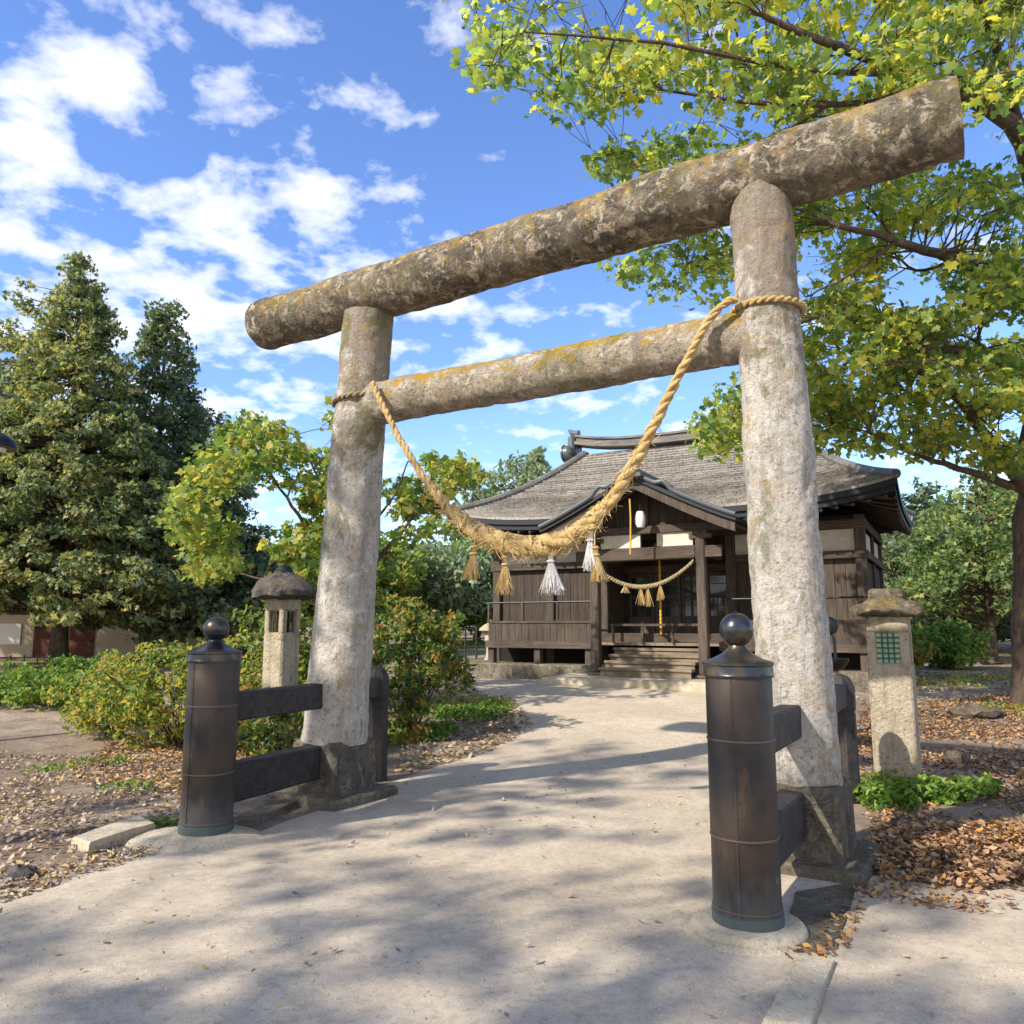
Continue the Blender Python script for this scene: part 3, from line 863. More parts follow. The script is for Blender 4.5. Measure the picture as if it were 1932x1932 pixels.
def ring(p, rx, z_tilt, r=0.020, n=60):
    mb = MB()
    for k in range(2):
        an = np.linspace(0, 2 * math.pi, n)
        pts = []
        for q in an:
            h = z_tilt * math.cos(q - YAW)
            w = 0.012 * np.array([math.cos(q * 14 + k * math.pi), math.sin(q * 14 + k * math.pi)])
            pts.append(p + np.array([(rx + w[0]) * math.cos(q), (rx + w[0]) * math.sin(q), h + w[1]]))
        mb.tube(pts, r * 0.68, 7)
    return mb


def pillar_at(b, t, z):
    k = (z - b[2]) / (t[2] - b[2]); return b + (t - b) * k


zl = onplane(668, 744, .24)[2]; zr = onplane(1440, 566, .22)[2]
ring(pillar_at(PLb, PLt, zl), 0.245, 0.02, 0.016).build("pillar_loop", M_oldrope, rope, smooth=True)
ring(pillar_at(PRb, PRt, zr), 0.232, -0.01, 0.020).build("pillar_loop", M_rope, rope, smooth=True)


def tassel(px, ytop, ybot, mat, seed, spread=0.05, tuft=None):
    r = np.random.default_rng(seed)
    a = onplane(px[0], ytop, .30); b = onplane(px[1], ybot, .31); L = np.linalg.norm(b - a)
    mb = MB()
    mb.tube([a + Z * 0.10, a], 0.006, 5)
    n = 150
    for i in range(n):
        q = r.uniform(0, 2 * math.pi); w = math.sqrt(r.random())
        d = math.cos(q) * U + math.sin(q) * V
        p0 = a + d * 0.018 * w
        p1 = a + (b - a) * 0.28 + d * 0.016 * w
        e = a + (b - a) * r.uniform(0.86, 1.05) + d * spread * w + U * r.normal(0, 0.01)
        mid = a + (b - a) * 0.6 + d * (spread * 0.62) * w
        mb.tube([p0, p1, mid, e], [0.0055, 0.0045, 0.005, 0.003], 3, cap=False)
    for zf in (0.06, 0.26):
        an = np.linspace(0, 2 * math.pi, 13); c = a + (b - a) * zf
        mb.tube([c + 0.024 * (math.cos(q) * U + math.sin(q) * V) for q in an], 0.008, 6)
    o = mb.build("tassel", mat, rope, smooth=False)
    return o


tassel((896, 887), 1028, 1092, M_straw, 1, 0.062)
tassel((954, 951), 1046, 1120, M_straw, 2, 0.072)
tag(tassel((1038, 1042), 1038, 1120, M_whitestraw, 3, 0.082), "white tassel")
tag(tassel((1113, 1114), 1000, 1075, M_whitestraw, 4, 0.055), "white tassel")
tassel((1122, 1130), 1030, 1096, M_straw, 6, 0.06)

# ================================================================== stone lanterns
def lantern_square(p, rot, side, hb, cap_r, cap_h, label, kind):
    root = thing("stone_lantern", p, label, "stone lantern", "stone lanterns beside the path", rz=0)
    a0 = np.array([math.cos(rot), math.sin(rot), 0]); a1 = np.array([-math.sin(rot), math.cos(rot), 0]); ax = (a0, a1, Z)
    p = np.array(p); h = side / 2
    mb = MB()
    # shaft, and a hollow light chamber made of four corner posts and bands
    wz0, wz1, ww = kind['win']
    low = wz0 + 0.12
    mb.box(p + Z * (low / 2 - 0.06), (side * 1.06, side * 1.06, low - 0.12), ax, 0.985, 0.018)
    top = hb
    mb.box(p + Z * ((wz1 + top) / 2), (side, side, top - wz1), ax, 1.0, 0.014)
    pw = (side - ww) / 2
    for i in (-1, 1):
        for j in (-1, 1):
            mb.box(p + a0 * i * (h - pw / 2) + a1 * j * (h - pw / 2) + Z * ((wz0 - 0.004 + wz1 + 0.004) / 2), (pw, pw, wz1 - wz0 + 0.02), ax, 1.0, 0.008)
    # sill under each opening
    mb.box(p + Z * (wz0 - 0.03), (side * 0.99, side * 0.99, 0.07), ax, 1.0, 0.01)
    for i in range(1): pass
    mb.wobble(0.010, 5); 
    mb.build("shaft", M_lantern, root, smooth=True, sharp=35)
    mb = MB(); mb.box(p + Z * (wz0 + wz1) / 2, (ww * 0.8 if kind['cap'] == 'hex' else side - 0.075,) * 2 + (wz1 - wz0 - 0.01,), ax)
    mb.build("light_chamber", M_void if kind['cap'] == 'hex' else M_lightgreen, root)  # hex lantern: near-black block paints the shade inside its openings
    mb = MB()
    wh = wz1 - wz0
    for nx, sx in ((a1, -1), (a0, 1), (a1, 1), (a0, -1)):
        f = p + nx * sx * (h - 0.022) + Z * (wz0 + wz1) / 2; t = np.cross(nx, Z)
        nv, nh = kind['bars']
        for k in range(nv):
            mb.box(f + t * (ww * ((k + 1) / (nv + 1) - 0.5)), (0.014, 0.014, wh - 0.012), (t, nx, Z))
        for k in range(nh):
            mb.box(f + nx * 0.003 + Z * (wh * ((k + 1) / (nh + 1) - 0.5)), (ww, 0.010, 0.013), (t, nx, Z))
    mb.build("window_lattice", kind['lat'], root)
    mb = MB()
    if kind['cap'] == 'hex':
        n = 6
        for (r_, z_) in ((0.0, 0),): pass
        rings = [(cap_r * 0.62, hb - 0.03), (cap_r * 0.98, hb + 0.0), (cap_r, hb + 0.055), (cap_r * 0.86, hb + 0.15), (cap_r * 0.55, hb + 0.225), (cap_r * 0.28, hb + 0.262), (0.01, hb + 0.268)]
        vs = []; m = 48
        for r_, z_ in rings:
            for k in range(m):
                t = 2 * math.pi * k / m + rot
                c6 = math.cos(math.pi / 6) / math.cos(((t + 0.4) % (math.pi / 3)) - math.pi / 6)
                lift = 0.03 * (c6 - 0.9) / 0.134 * (r_ / cap_r)
                rr = r_ * (0.35 + 0.65 * c6)
                vs.append(p + np.array([rr * math.cos(t), rr * math.sin(t), z_ - lift * 1.3 + 0.02]))
        fs = [tuple(range(m - 1, -1, -1)), tuple(range((len(rings) - 1) * m, len(rings) * m))]
        for i in range(len(rings) - 1):
            for k in range(m):
                fs.append((i * m + k, i * m + (k + 1) % m, (i + 1) * m + (k + 1) % m, (i + 1) * m + k))
        mb.add(vs, fs); mb.wobble(0.030, 5, 3)
        mb.build("cap", M_greycap, root, smooth=True, sharp=35)
        mb = MB(); mb.lathe([(0.085, hb + 0.25), (0.095, hb + 0.29), (0.088, hb + 0.335), (0.05, hb + 0.365), (0.01, hb + 0.372)], p, 18)
        mb.wobble(0.008, 8); mb.build("finial", M_black, root, smooth=True)
    else:
        m = 40; rings = [(0.52, hb - 0.005), (0.93, hb + 0.01), (1.0, hb + 0.045), (0.93, hb + 0.085), (0.68, hb + 0.13), (0.48, hb + 0.17), (0.40, hb + 0.175)]
        vs = []
        for r_, z_ in rings:
            for k in range(m):
                t = 2 * math.pi * k / m
                sqf = 1 / max(abs(math.cos(t)), abs(math.sin(t))) ** 0.72
                droop = -0.03 * (sqf - 1) / 0.28 * max(0, r_ - 0.5)
                rr = cap_r * r_ * sqf * 0.92
                vs.append(p + a0 * rr * math.cos(t) + a1 * rr * math.sin(t) + Z * (z_ + droop))
        fs = [tuple(range(m - 1, -1, -1)), tuple(range((len(rings) - 1) * m, len(rings) * m))]
        for i in range(len(rings) - 1):
            for k in range(m):
                fs.append((i * m + k, i * m + (k + 1) % m, (i + 1) * m + (k + 1) % m, (i + 1) * m + k))
        mb.add(vs, fs); mb.wobble(0.026, 5, 7); mb.wobble(0.012, 14, 1)
        mb.build("cap", M_capstone, root, smooth=True, sharp=60)
        mb = MB(); mb.box(p + Z * (hb + 0.205), (0.30, 0.30, 0.09), ax, 0.9, 0.02); mb.wobble(0.016, 7)
        mb.build("cap_block", M_capstone, root, smooth=True, sharp=40)
    return root


M_lightgreen = NT("pale_green_glass").finish((0.50, 0.60, 0.48), 0.35, spec=0.4)
M_greenbars = NT("green_lattice_paint").finish((0.03, 0.10, 0.055), 0.6)
p = G(1697, 1484)
lantern_square(p, YAW, 0.345, 1.53, 0.335, 0.2, "pale square stone lantern with rough mossy cap and green lattice window, right of the gate",
               dict(win=(1.10, 1.38, 0.19), bars=(3, 5), lat=M_greenbars, cap='rough'))
p = at(528, 1300, 8.9); p[2] = T(p[0], p[1])
lantern_square(p, YAW + R(4), 0.275, 1.74, 0.375, 0.2, "stone lantern with dark hexagonal cap and two small openings, behind the left railing",
               dict(win=(1.36, 1.60, 0.14), bars=(2, 0), lat=M_blackwood, cap='hex'))

# ================================================================== shrine hall
SY = R(-29.0)
su = np.array([math.cos(SY), math.sin(SY), 0]); sv_ = np.array([-math.sin(SY), math.cos(SY), 0])
PWL = np.array([-0.31, 18.0, 0]); HL = 7.57; HD = 3.6
sh0 = PWL + su * HL / 2; SG = 0.40      # front centre of the wall; ground level there
shrine = thing("shrine_hall", (sh0[0], sh0[1], SG), "low dark wooden shrine hall with grey shingled hip roof and gabled porch", "shrine", rz=SY)


def sb(mb, x0, x1, y0, y1, z0, z1, bev=0.0):
    mb.box(((x0 + x1) / 2, (y0 + y1) / 2, (z0 + z1) / 2), (x1 - x0, y1 - y0, z1 - z0), bev=bev)


def sbuild(mb, name, mat, parent=None, smooth=False, sharp=35):
    return mb.build(name, mat, parent or shrine, smooth=smooth, world=False, sharp=sharp)


XL, XR = -HL / 2, HL / 2
FZ = 0.74         # floor level above the ground
WT = 3.05         # wall top
PCX = 0.20        # porch centre
mb = MB(); sb(mb, XL - 0.45, XR + 0.45, -1.0, HD + 0.5, -0.35, 0.27, 0.03); mb.wobble(0.01, 2)
sbuild(mb, "stone_base", M_plinth, smooth=True)
mb = MB(); sb(mb, PCX - 1.75, PCX + 1.75, -2.35, -1.003, -0.35, 0.12, 0.03); mb.wobble(0.012, 2)
sbuild(mb, "porch_base", M_concrete, smooth=True)
# posts of the hall
posts_x = [XL, -2.45, -1.20, 1.45, 2.65, XR]
for x in posts_x:
    mb = MB(); sb(mb, x - 0.09, x + 0.09, -0.09, 0.09, 0.272, WT, 0.012); sbuild(mb, "post", M_post)
for x in (XL, XR):
    mb = MB(); sb(mb, x - 0.09, x + 0.09, HD - 0.09, HD + 0.09, 0.272, WT, 0.012); sbuild(mb, "post", M_post)
    mb = MB(); sb(mb, x - 0.08, x + 0.08, HD / 2 - 0.08, HD / 2 + 0.08, 0.272, WT, 0.012); sbuild(mb, "post", M_post)
# board walls between the posts, each board a little different in depth
r9 = np.random.default_rng(9)


def board_wall(x0, x1, z0, z1, y, axis='x', mat=M_wall):
    mb = MB(); n = max(2, int((x1 - x0) / 0.17)); w = (x1 - x0) / n
    for i in range(n):
        a = x0 + i * w + 0.004; b = x0 + (i + 1) * w - 0.004; d = 0.008 * r9.random()
        if axis == 'x': sb(mb, a, b, y - 0.02 - d, y + 0.02, z0, z1)
        else: sb(mb, y - 0.02, y + 0.02 + d, a, b, z0, z1)
    return sbuild(mb, "board_wall", mat)


PZ0, PZ1 = 2.40, 2.80     # plaster band
for i in range(len(posts_x) - 1):
    a, b = posts_x[i] + 0.092, posts_x[i + 1] - 0.092
    if i == 2: continue
    board_wall(a, b, FZ + 0.16, PZ0 - 0.14, 0.03, 'x', M_wall if i != 4 else M_wall2)
    mb = MB(); sb(mb, a, b, -0.01, 0.03, PZ0, PZ1); sbuild(mb, "plaster_panel", M_plaster)
for x, sgn in ((XL, -1), (XR, 1)):
    for a, b in ((0.092, HD / 2 - 0.082), (HD / 2 + 0.082, HD - 0.092)):
        board_wall(a, b, FZ + 0.16, PZ0 - 0.14, x, 'y')
        mb = MB(); sb(mb, x - 0.02, x + 0.02, a, b, PZ0, PZ1); sbuild(mb, "plaster_panel", M_plaster)
mb = MB(); sb(mb, XL + 0.095, XR - 0.095, HD - 0.03, HD + 0.03, 0.3, WT); sbuild(mb, "rear_wall", M_wall)
mb = MB(); sb(mb, XL + 0.1, XR - 0.1, 0.12, HD - 0.12, WT - 0.06, WT + 0.02); sbuild(mb, "ceiling", M_darkwood)
# horizontal beams on the front and sides
for z0, z1, pr in ((PZ0 - 0.14, PZ0 - 0.002, 0.115), (PZ1 + 0.002, PZ1 + 0.16, 0.12), (FZ - 0.02, FZ + 0.157, 0.11)):
    mb = MB()
    if z0 < 1.5 or z0 > 2.7:
        sb(mb, XL - 0.13, XR + 0.13, -pr, -0.093, z0, z1)
    else:
        sb(mb, XL - 0.13, -1.295, -pr, -0.093, z0, z1); sbuild(mb, "wall_beam", M_beamwood); mb = MB(); sb(mb, 1.545, XR + 0.13, -pr, -0.093, z0, z1)
    sbuild(mb, "wall_beam", M_beamwood)
    mb = MB(); sb(mb, XR + 0.093, XR + pr, -0.09, HD, z0 + 0.002, z1 - 0.002); sbuild(mb, "wall_beam", M_beamwood)
    mb = MB(); sb(mb, XL - pr, XL - 0.093, -0.09, HD, z0 + 0.002, z1 - 0.002); sbuild(mb, "wall_beam", M_beamwood)
# veranda: floor, edge beam and short struts, dark below
mb = MB()
for i in range(38):
    x = XL + 0.2 + i * (HL - 0.1) / 38; sb(mb, x + 0.003, x + (HL - 0.1) / 38 - 0.003, -0.80, -0.118, FZ - 0.07, FZ - 0.022 + 0.004 * r9.random())
sbuild(mb, "veranda_floor", M_stepwood)
mb = MB(); sb(mb, XL + 0.18, -0.98, -0.86, -0.802, FZ - 0.15, FZ - 0.004); sbuild(mb, "veranda_edge", M_beamwood); mb = MB(); sb(mb, 1.38, XR + 0.12, -0.86, -0.802, FZ - 0.15, FZ - 0.004); sbuild(mb, "veranda_edge", M_beamwood)
for x in (XL + 0.28, -2.4, -1.25, 1.6, 2.65, XR + 0.03):
    mb = MB(); sb(mb, x - 0.07, x + 0.07, -0.80, -0.66, 0.272, FZ - 0.072); sbuild(mb, "veranda_strut", M_post)
mb = MB(); sb(mb, XL + 0.05, XR - 0.05, -0.06, -0.03, 0.275, FZ - 0.03); sbuild(mb, "under_floor_shade_sheet", M_void)  # near-black sheet added to paint the shade under the floor
# low wall boards on the veranda edge (the skirt below the railing) and thin rails
for a, b in ((XL + 0.22, -1.12), (1.52, XR + 0.1)):
    mb = MB()
    n = int((b - a) / 0.16)
    for i in range(n):
        x = a + i * (b - a) / n; sb(mb, x + 0.004, x + (b - a) / n - 0.004, -0.79 - 0.006 * r9.random(), -0.765, FZ - 0.018, FZ + 0.36)
    sbuild(mb, "veranda_skirt", M_wall2)
    mb = MB(); sb(mb, a - 0.03, b + 0.03, -0.815, -0.745, FZ + 0.362, FZ + 0.41); sbuild(mb, "veranda_rail", M_beamwood)
    for k in range(4):
        x = a + (b - a) * k / 3; mb = MB(); sb(mb, x - 0.022, x + 0.022, -0.80, -0.756, FZ + 0.411, FZ + 0.80); sbuild(mb, "rail_post", M_post)
    mb = MB(); mb.tube([(a - 0.05, -0.778, FZ + 0.79), (b + 0.05, -0.778, FZ + 0.79)], 0.02, 8); sbuild(mb, "thin_rail", M_black)
# porch: posts, beams, gable
PY = -1.35
for x in (PCX - 1.04, PCX + 1.04):
    mb = MB(); sb(mb, x - 0.085, x + 0.085, PY - 0.085, PY + 0.085, 0.17, 2.62, 0.02); o = sbuild(mb, "porch_post", M_post)
    mb = MB(); sb(mb, x - 0.15, x + 0.15, PY - 0.15, PY + 0.15, 0.122, 0.172, 0.02); sbuild(mb, "post_stone", M_plinth)
    mb = MB(); sb(mb, x - 0.07, x + 0.07, PY + 0.088, -0.125, 2.32, 2.52); sbuild(mb, "porch_tie", M_beamwood)
    mb = MB(); sb(mb, x - 0.20, x + 0.20, PY - 0.07, PY + 0.07, 2.622, 2.70); sb(mb, x - 0.13, x + 0.13, PY - 0.06, PY + 0.06, 2.702, 2.76); sbuild(mb, "bracket", M_post)
mb = MB(); sb(mb, PCX - 1.42, PCX - 1.127, PY - 0.06, PY + 0.06, 2.28, 2.48); sb(mb, PCX - 0.953, PCX + 0.953, PY - 0.065, PY + 0.065, 2.26, 2.50, 0.02); sb(mb, PCX + 1.127, PCX + 1.42, PY - 0.06, PY + 0.06, 2.28, 2.48)
sbuild(mb, "rainbow_beam", M_beamwood)
mb = MB(); sb(mb, PCX - 1.5, PCX + 1.5, PY - 0.08, PY + 0.08, 2.762, 2.90); sbuild(mb, "porch_purlin", M_beamwood)
GF = -2.05; GA = 3.62; GW = 1.86; GE = 2.72     # gable front, apex, half width, eave height
gz = lambda x: GE + (GA - GE) * (1 - abs(x) / GW) ** 1.12


def gable_roof():
    mb = MB(); xs = np.concatenate([np.linspace(-GW, 0, 15), np.linspace(0, GW, 15)[1:]])
    ys = np.linspace(GF - 0.06, 0.95, 12)
    top = [[(PCX + x, y, gz(x) + 0.165) for x in xs] for y in ys]; bot = [[(PCX + x, y, gz(x) + 0.09) for x in xs] for y in ys]
    mb.grid(top); mb.grid([r[::-1] for r in bot])
    mb.grid([bot[0], top[0]]); mb.grid([[r[0] for r in top], [r[0] for r in bot]]); mb.grid([[r[-1] for r in bot], [r[-1] for r in top]])
    sbuild(mb, "porch_roof", M_fascia, smooth=True)
    mb = MB()
    for y0, y1, hh, dd in ((GF, GF + 0.06, 0.17, 0.0),):
        rows_t = [(PCX + x * 0.985, y0, gz(x) + 0.085) for x in xs]; rows_b = [(PCX + x * 0.985, y0, gz(x) + 0.085 - hh) for x in xs]
        rt2 = [(a, y1, c) for a, b, c in rows_t]; rb2 = [(a, y1, c) for a, b, c in rows_b]
        mb.grid([rows_b, rows_t]); mb.grid([rt2, rb2]); mb.grid([rb2, rows_b]); mb.grid([rows_t, rt2])
        mb.add([rows_b[0], rows_t[0], rt2[0], rb2[0]], [(0, 1, 2, 3)]); mb.add([rows_b[-1], rows_t[-1], rt2[-1], rb2[-1]], [(3, 2, 1, 0)])
    sbuild(mb, "bargeboard", M_post)
    mb = MB()
    for x in np.linspace(-GW * 0.93, GW * 0.93, 21):      # boards closing the gable, in a plane behind the bargeboard
        if abs(x) < 0.02: pass
        sb(mb, PCX + x - 0.082, PCX + x + 0.082, PY - 0.02, PY + 0.02, 2.902, max(2.92, gz(abs(x) + 0.09) + 0.08))
    sbuild(mb, "gable_wall", M_wall)
    mb = MB(); sb(mb, PCX - 0.07, PCX + 0.07, PY - 0.06, PY - 0.022, 2.902, 3.5); sbuild(mb, "king_post", M_post)
    mb = MB()
    for y in np.linspace(GF + 0.16, -0.25, 9):
        for s in (-1, 1):
            pts = [(PCX + s * x, y, gz(x) + 0.05) for x in np.linspace(0.03, GW * 0.97, 8)]
            mb.tube(pts, 0.032, 4)
    sbuild(mb, "porch_rafters", M_post)
    mb = MB(); mb.box((PCX, (GF - 0.1 + 0.9) / 2, GA + 0.235), (0.20, 0.9 - GF + 0.10, 0.13), bev=0.03); sbuild(mb, "porch_ridge", M_tilegrey, smooth=True)
    mb = MB(); mb.lathe([(0.02, 0.0), (0.15, 0.02), (0.18, 0.10), (0.13, 0.18), (0.06, 0.25), (0.01, 0.28)], (PCX, GF - 0.16, GA + 0.10), 18, 0.4)
    mb.box((PCX - 0.17, GF - 0.15, GA + 0.12), (0.16, 0.07, 0.10), bev=0.02); mb.box((PCX + 0.17, GF - 0.15, GA + 0.12), (0.16, 0.07, 0.10), bev=0.02)
    sbuild(mb, "ridge_end_tile", M_tilegrey, smooth=True)
    for s in (-1, 1):    # curling verge tiles half way down the slopes
        mb = MB(); pts = [(PCX + s * x, GF - 0.07, gz(x) + 0.20 + 0.10 * math.exp(-((x - 0.62) / 0.10) ** 2)) for x in np.linspace(0.12, GW, 26)]
        mb.tube(pts, 0.042, 8); sbuild(mb, "verge_tile", M_tilegrey, smooth=True)


gable_roof()
# entrance: recessed doors with lattice glass
mb = MB(); sb(mb, -1.108, 1.358, 0.86, 0.90, FZ, WT - 0.1); sbuild(mb, "entrance_rear", M_wall)
for x0, x1 in ((-1.108, -1.06), (1.31, 1.358)):
    mb = MB(); sb(mb, x0, x1, 0.095, 0.858, FZ, WT - 0.1); sbuild(mb, "entrance_side", M_wall)
mb = MB(); sb(mb, -1.106, 1.356, 0.03, 0.86, FZ - 0.01, FZ + 0.03); sbuild(mb, "entrance_floor", M_stepwood)
for i, xc in enumerate((-0.68, -0.10, 0.48, 1.02)):
    mb = MB(); w = 0.28
    sb(mb, xc - w, xc - w + 0.06, 0.78, 0.84, FZ + 0.04, 2.15); sb(mb, xc + w - 0.06, xc + w, 0.78, 0.84, FZ + 0.04, 2.15)
    sb(mb, xc - w + 0.061, xc + w - 0.061, 0.782, 0.838, 2.07, 2.15); sb(mb, xc - w + 0.061, xc + w - 0.061, 0.782, 0.838, FZ + 0.04, FZ + 0.5); sb(mb, xc - w + 0.061, xc + w - 0.061, 0.785, 0.835, 1.62, 1.66)
    for k in (1, 2): sb(mb, xc - w + 0.06 + k * 0.147 - 0.009, xc - w + 0.06 + k * 0.147 + 0.009, 0.787, 0.799, FZ + 0.495, 1.625)
    for k in range(1, 4): sb(mb, xc - w + 0.055, xc + w - 0.055, 0.786, 0.7895, FZ + 0.5 + k * 0.22, FZ + 0.515 + k * 0.22)
    o = sbuild(mb, "door", M_post)
    mb = MB(); sb(mb, xc - w + 0.062, xc + w - 0.062, 0.80, 0.815, FZ + 0.505, 1.615); sb(mb, xc - w + 0.062, xc + w - 0.062, 0.80, 0.815, 1.665, 2.065)
    sbuild(mb, "door_pane", M_glass, o)
mb = MB(); sb(mb, -1.05, 1.30, 0.70, 0.85, 2.16, 2.32); sbuild(mb, "door_lintel", M_beamwood)
for a, b in ((-1.05, -0.12), (0.26, 1.05)):      # pale panels over the porch beam
    mb = MB(); sb(mb, PCX + a * 0.86, PCX + b * 0.86, PY - 0.03, PY + 0.03, 2.505, 2.755); sbuild(mb, "plaster_panel", M_plaster)
# wooden steps
for k in range(4):
    z1 = 0.28 + k * 0.115; y0 = -1.98 + k * 0.24 + 0.35
    mb = MB(); sb(mb, PCX - 0.88, PCX + 0.88, y0, y0 + 0.262, z1 - 0.055, z1, 0.008); sb(mb, PCX - 0.86, PCX + 0.86, y0 + 0.03, y0 + 0.05, z1 - 0.16 if k else 0.122, z1 - 0.057)
    sbuild(mb, "step", M_stepwood)
for x in (PCX - 0.80, PCX + 0.80):
    pass
mb = MB(); sb(mb, PCX - 0.93, PCX + 0.93, -0.86, -0.80, FZ + 0.30, FZ + 0.345)
for x in (PCX - 0.9, PCX - 0.3, PCX + 0.3, PCX + 0.9): sb(mb, x - 0.02, x + 0.02, -0.85, -0.81, FZ - 0.02, FZ + 0.299)
sbuild(mb, "threshold_rail", M_beamwood)


# hip roof of the hall: curved slopes of lapped courses with upturned corners
def hip_roof():
    ox, oy = 0.72, 1.02
    ex0, ex1, ey0, ey1 = XL - ox, XR + ox, -oy, HD + oy
    rx0, rx1, ry = XL + 1.42, XR - 1.42, HD / 2
    ze, zr = 3.22, 5.16
    lift = lambda s: 0.30 * (abs(2 * s - 1) ** 4)
    prof = lambda t: 0.72 * t + 0.28 * t ** 2.1
    sides = {
        'front': ((ex0, ey0), (ex1, ey0), (rx0, ry), (rx1, ry)),
        'right': ((ex1, ey0), (ex1, ey1), (rx1, ry), (rx1, ry)),
        'back': ((ex1, ey1), (ex0, ey1), (rx1, ry), (rx0, ry)),
        'left': ((ex0, ey1), (ex0, ey0), (rx0, ry), (rx0, ry))}

    def pt(sd, s, t, dz=0.0):
        a, b, c, d = [np.array(q) for q in sides[sd]]
        e = a + (b - a) * s; r_ = c + (d - c) * s; q = e + (r_ - e) * t
        return (q[0], q[1], ze + lift(s) * (1 - t) ** 2.2 + (zr - ze) * prof(t) + dz)
    rows = 31
    for sd in sides:
        mb = MB(); ns = 56
        ss = np.linspace(0, 1, ns)
        jit = r9.normal(0, 0.006, (rows + 1, ns))
        for i in range(rows):
            t0, t1 = i / rows, (i + 1) / rows
            A = [pt(sd, s, max(0, t0 - 0.008), 0.046 + jit[i][k]) for k, s in enumerate(ss)]
            B = [pt(sd, s, t1, 0.0) for k, s in enumerate(ss)]
            A0 = [pt(sd, s, t0, -0.004) for s in ss]
            mb.grid([A0, A, B])
        sbuild(mb, "roof_slope", M_roof, smooth=False)
        mb = MB()
        for z0, z1, ins in ((-0.012, -0.11, 0.0), (-0.112, -0.24, 0.05)):     # two-step eave edge
            f = lambda s, t, z: pt(sd, s, t, z)
            mb.grid([[f(s, ins / 3, z1 - 0) for s in ss], [f(s, ins / 3, z0) for s in ss]])
            mb.grid([[f(s, 0.05 + ins / 3, z1) for s in ss], [f(s, ins / 3, z1) for s in ss]])
        sbuild(mb, "eave_edge", M_fascia)
        # underside boards
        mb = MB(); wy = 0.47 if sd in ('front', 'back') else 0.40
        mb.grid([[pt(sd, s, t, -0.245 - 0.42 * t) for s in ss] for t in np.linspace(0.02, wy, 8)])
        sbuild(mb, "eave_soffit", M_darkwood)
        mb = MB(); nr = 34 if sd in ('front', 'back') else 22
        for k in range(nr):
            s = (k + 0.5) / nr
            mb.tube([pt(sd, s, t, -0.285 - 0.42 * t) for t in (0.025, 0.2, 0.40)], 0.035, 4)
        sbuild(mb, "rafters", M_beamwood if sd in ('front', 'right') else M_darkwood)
    # hip ridges
    for sd, s in (('front', 0.0), ('front', 1.0), ('back', 0.0), ('back', 1.0)):
        mb = MB(); mb.tube([np.array(pt(sd, s, t)) + [0, 0, 0.05] for t in np.linspace(0.0, 0.99, 22)], 0.085, 8)
        sbuild(mb, "hip_ridge", M_ridge, smooth=True)
    # main ridge: stacked courses with swept ends
    for k, (h, w, z) in enumerate(((0.07, 0.46, 0.03), (0.06, 0.36, 0.10), (0.06, 0.30, 0.16), (0.05, 0.38, 0.22))):
        mb = MB(); xs = np.linspace(rx0 - 0.22, rx1 + 0.22, 30)
        sw = lambda x: 0.16 * abs((x - (rx0 + rx1) / 2) / ((rx1 - rx0) / 2)) ** 3
        a = [(x, ry - w / 2, zr + z + sw(x)) for x in xs]; b = [(x, ry - w / 2, zr + z + h + sw(x)) for x in xs]
        c = [(x, ry + w / 2, q[2]) for x, q in zip(xs, b)]; d = [(x, ry + w / 2, q[2]) for x, q in zip(xs, a)]
        mb.grid([a, b, c, d, a])
        mb.add([a[0], b[0], c[0], d[0]], [(3, 2, 1, 0)]); mb.add([a[-1], b[-1], c[-1], d[-1]], [(0, 1, 2, 3)])
        sbuild(mb, "ridge_course", M_ridge)
    for x, s in ((rx0 - 0.30, -1), (rx1 + 0.30, 1)):
        zb = zr + 0.10
        mb = MB()
        mb.box((x, ry, zb + 0.14), (0.18, 0.56, 0.44), bev=0.05)
        mb.tube([(x - s * 0.10, ry, zb - 0.02), (x + s * 0.26, ry, zb - 0.02)], 0.19, 20)
        mb.tube([(x + s * 0.26, ry, zb - 0.02), (x + s * 0.30, ry, zb - 0.02)], 0.215, 20)
        mb.tube([(x - s * 0.1, ry, zb + 0.42), (x + s * 0.06, ry, zb + 0.46), (x + s * 0.16, ry, zb + 0.56)], [0.11, 0.085, 0.03], 8)
        for yy in (-0.30, 0.30): mb.tube([(x, ry + yy * 0.8, zb - 0.02), (x, ry + yy * 1.15, zb - 0.04), (x, ry + yy * 1.3, zb + 0.07)], [0.10, 0.08, 0.04], 8)
        sbuild(mb, "ridge_end_ornament", M_tilegrey, smooth=True)


hip_roof()


def shw(x, y, z):
    return sh0 + su * x + sv_ * y + np.array([0, 0, SG + z])


# paper lantern, bell ropes and small rope of the porch
p = shw(PCX + 0.05, GF + 0.28, 2.98)
pl = thing("hanging_lantern", p, "small white oval lantern hung inside the porch gable", "lantern")
mb = MB(); mb.lathe([(0.05, -0.15), (0.068, -0.142), (0.09, -0.08), (0.096, 0.0), (0.09, 0.08), (0.068, 0.142), (0.05, 0.15)], p, 22); mb.build("paper_shade", M_white, pl, smooth=True)
mb = MB(); mb.lathe([(0.052, 0.15), (0.052, 0.17), (0.012, 0.175), (0.012, 0.50)], p, 10); mb.build("hanger", M_black, pl)
p = shw(PCX - 0.08, GF + 0.10, 3.35)
mb = MB(); mb.tube([p, p - Z * 0.35 + su * 0.01, p - Z * 0.75, p - Z * 1.02 - su * 0.01], 0.016, 6)
tag(mb.build("cord", M_gold, smooth=True), "yellow cord dangling beside the white oval lantern at the porch gable", "cord")
p = shw(PCX - 0.10, -0.30, 2.6)
bell = thing("bell_rope", p, "long golden bell rope hanging before the shrine doors", "bell rope")
mb = MB()
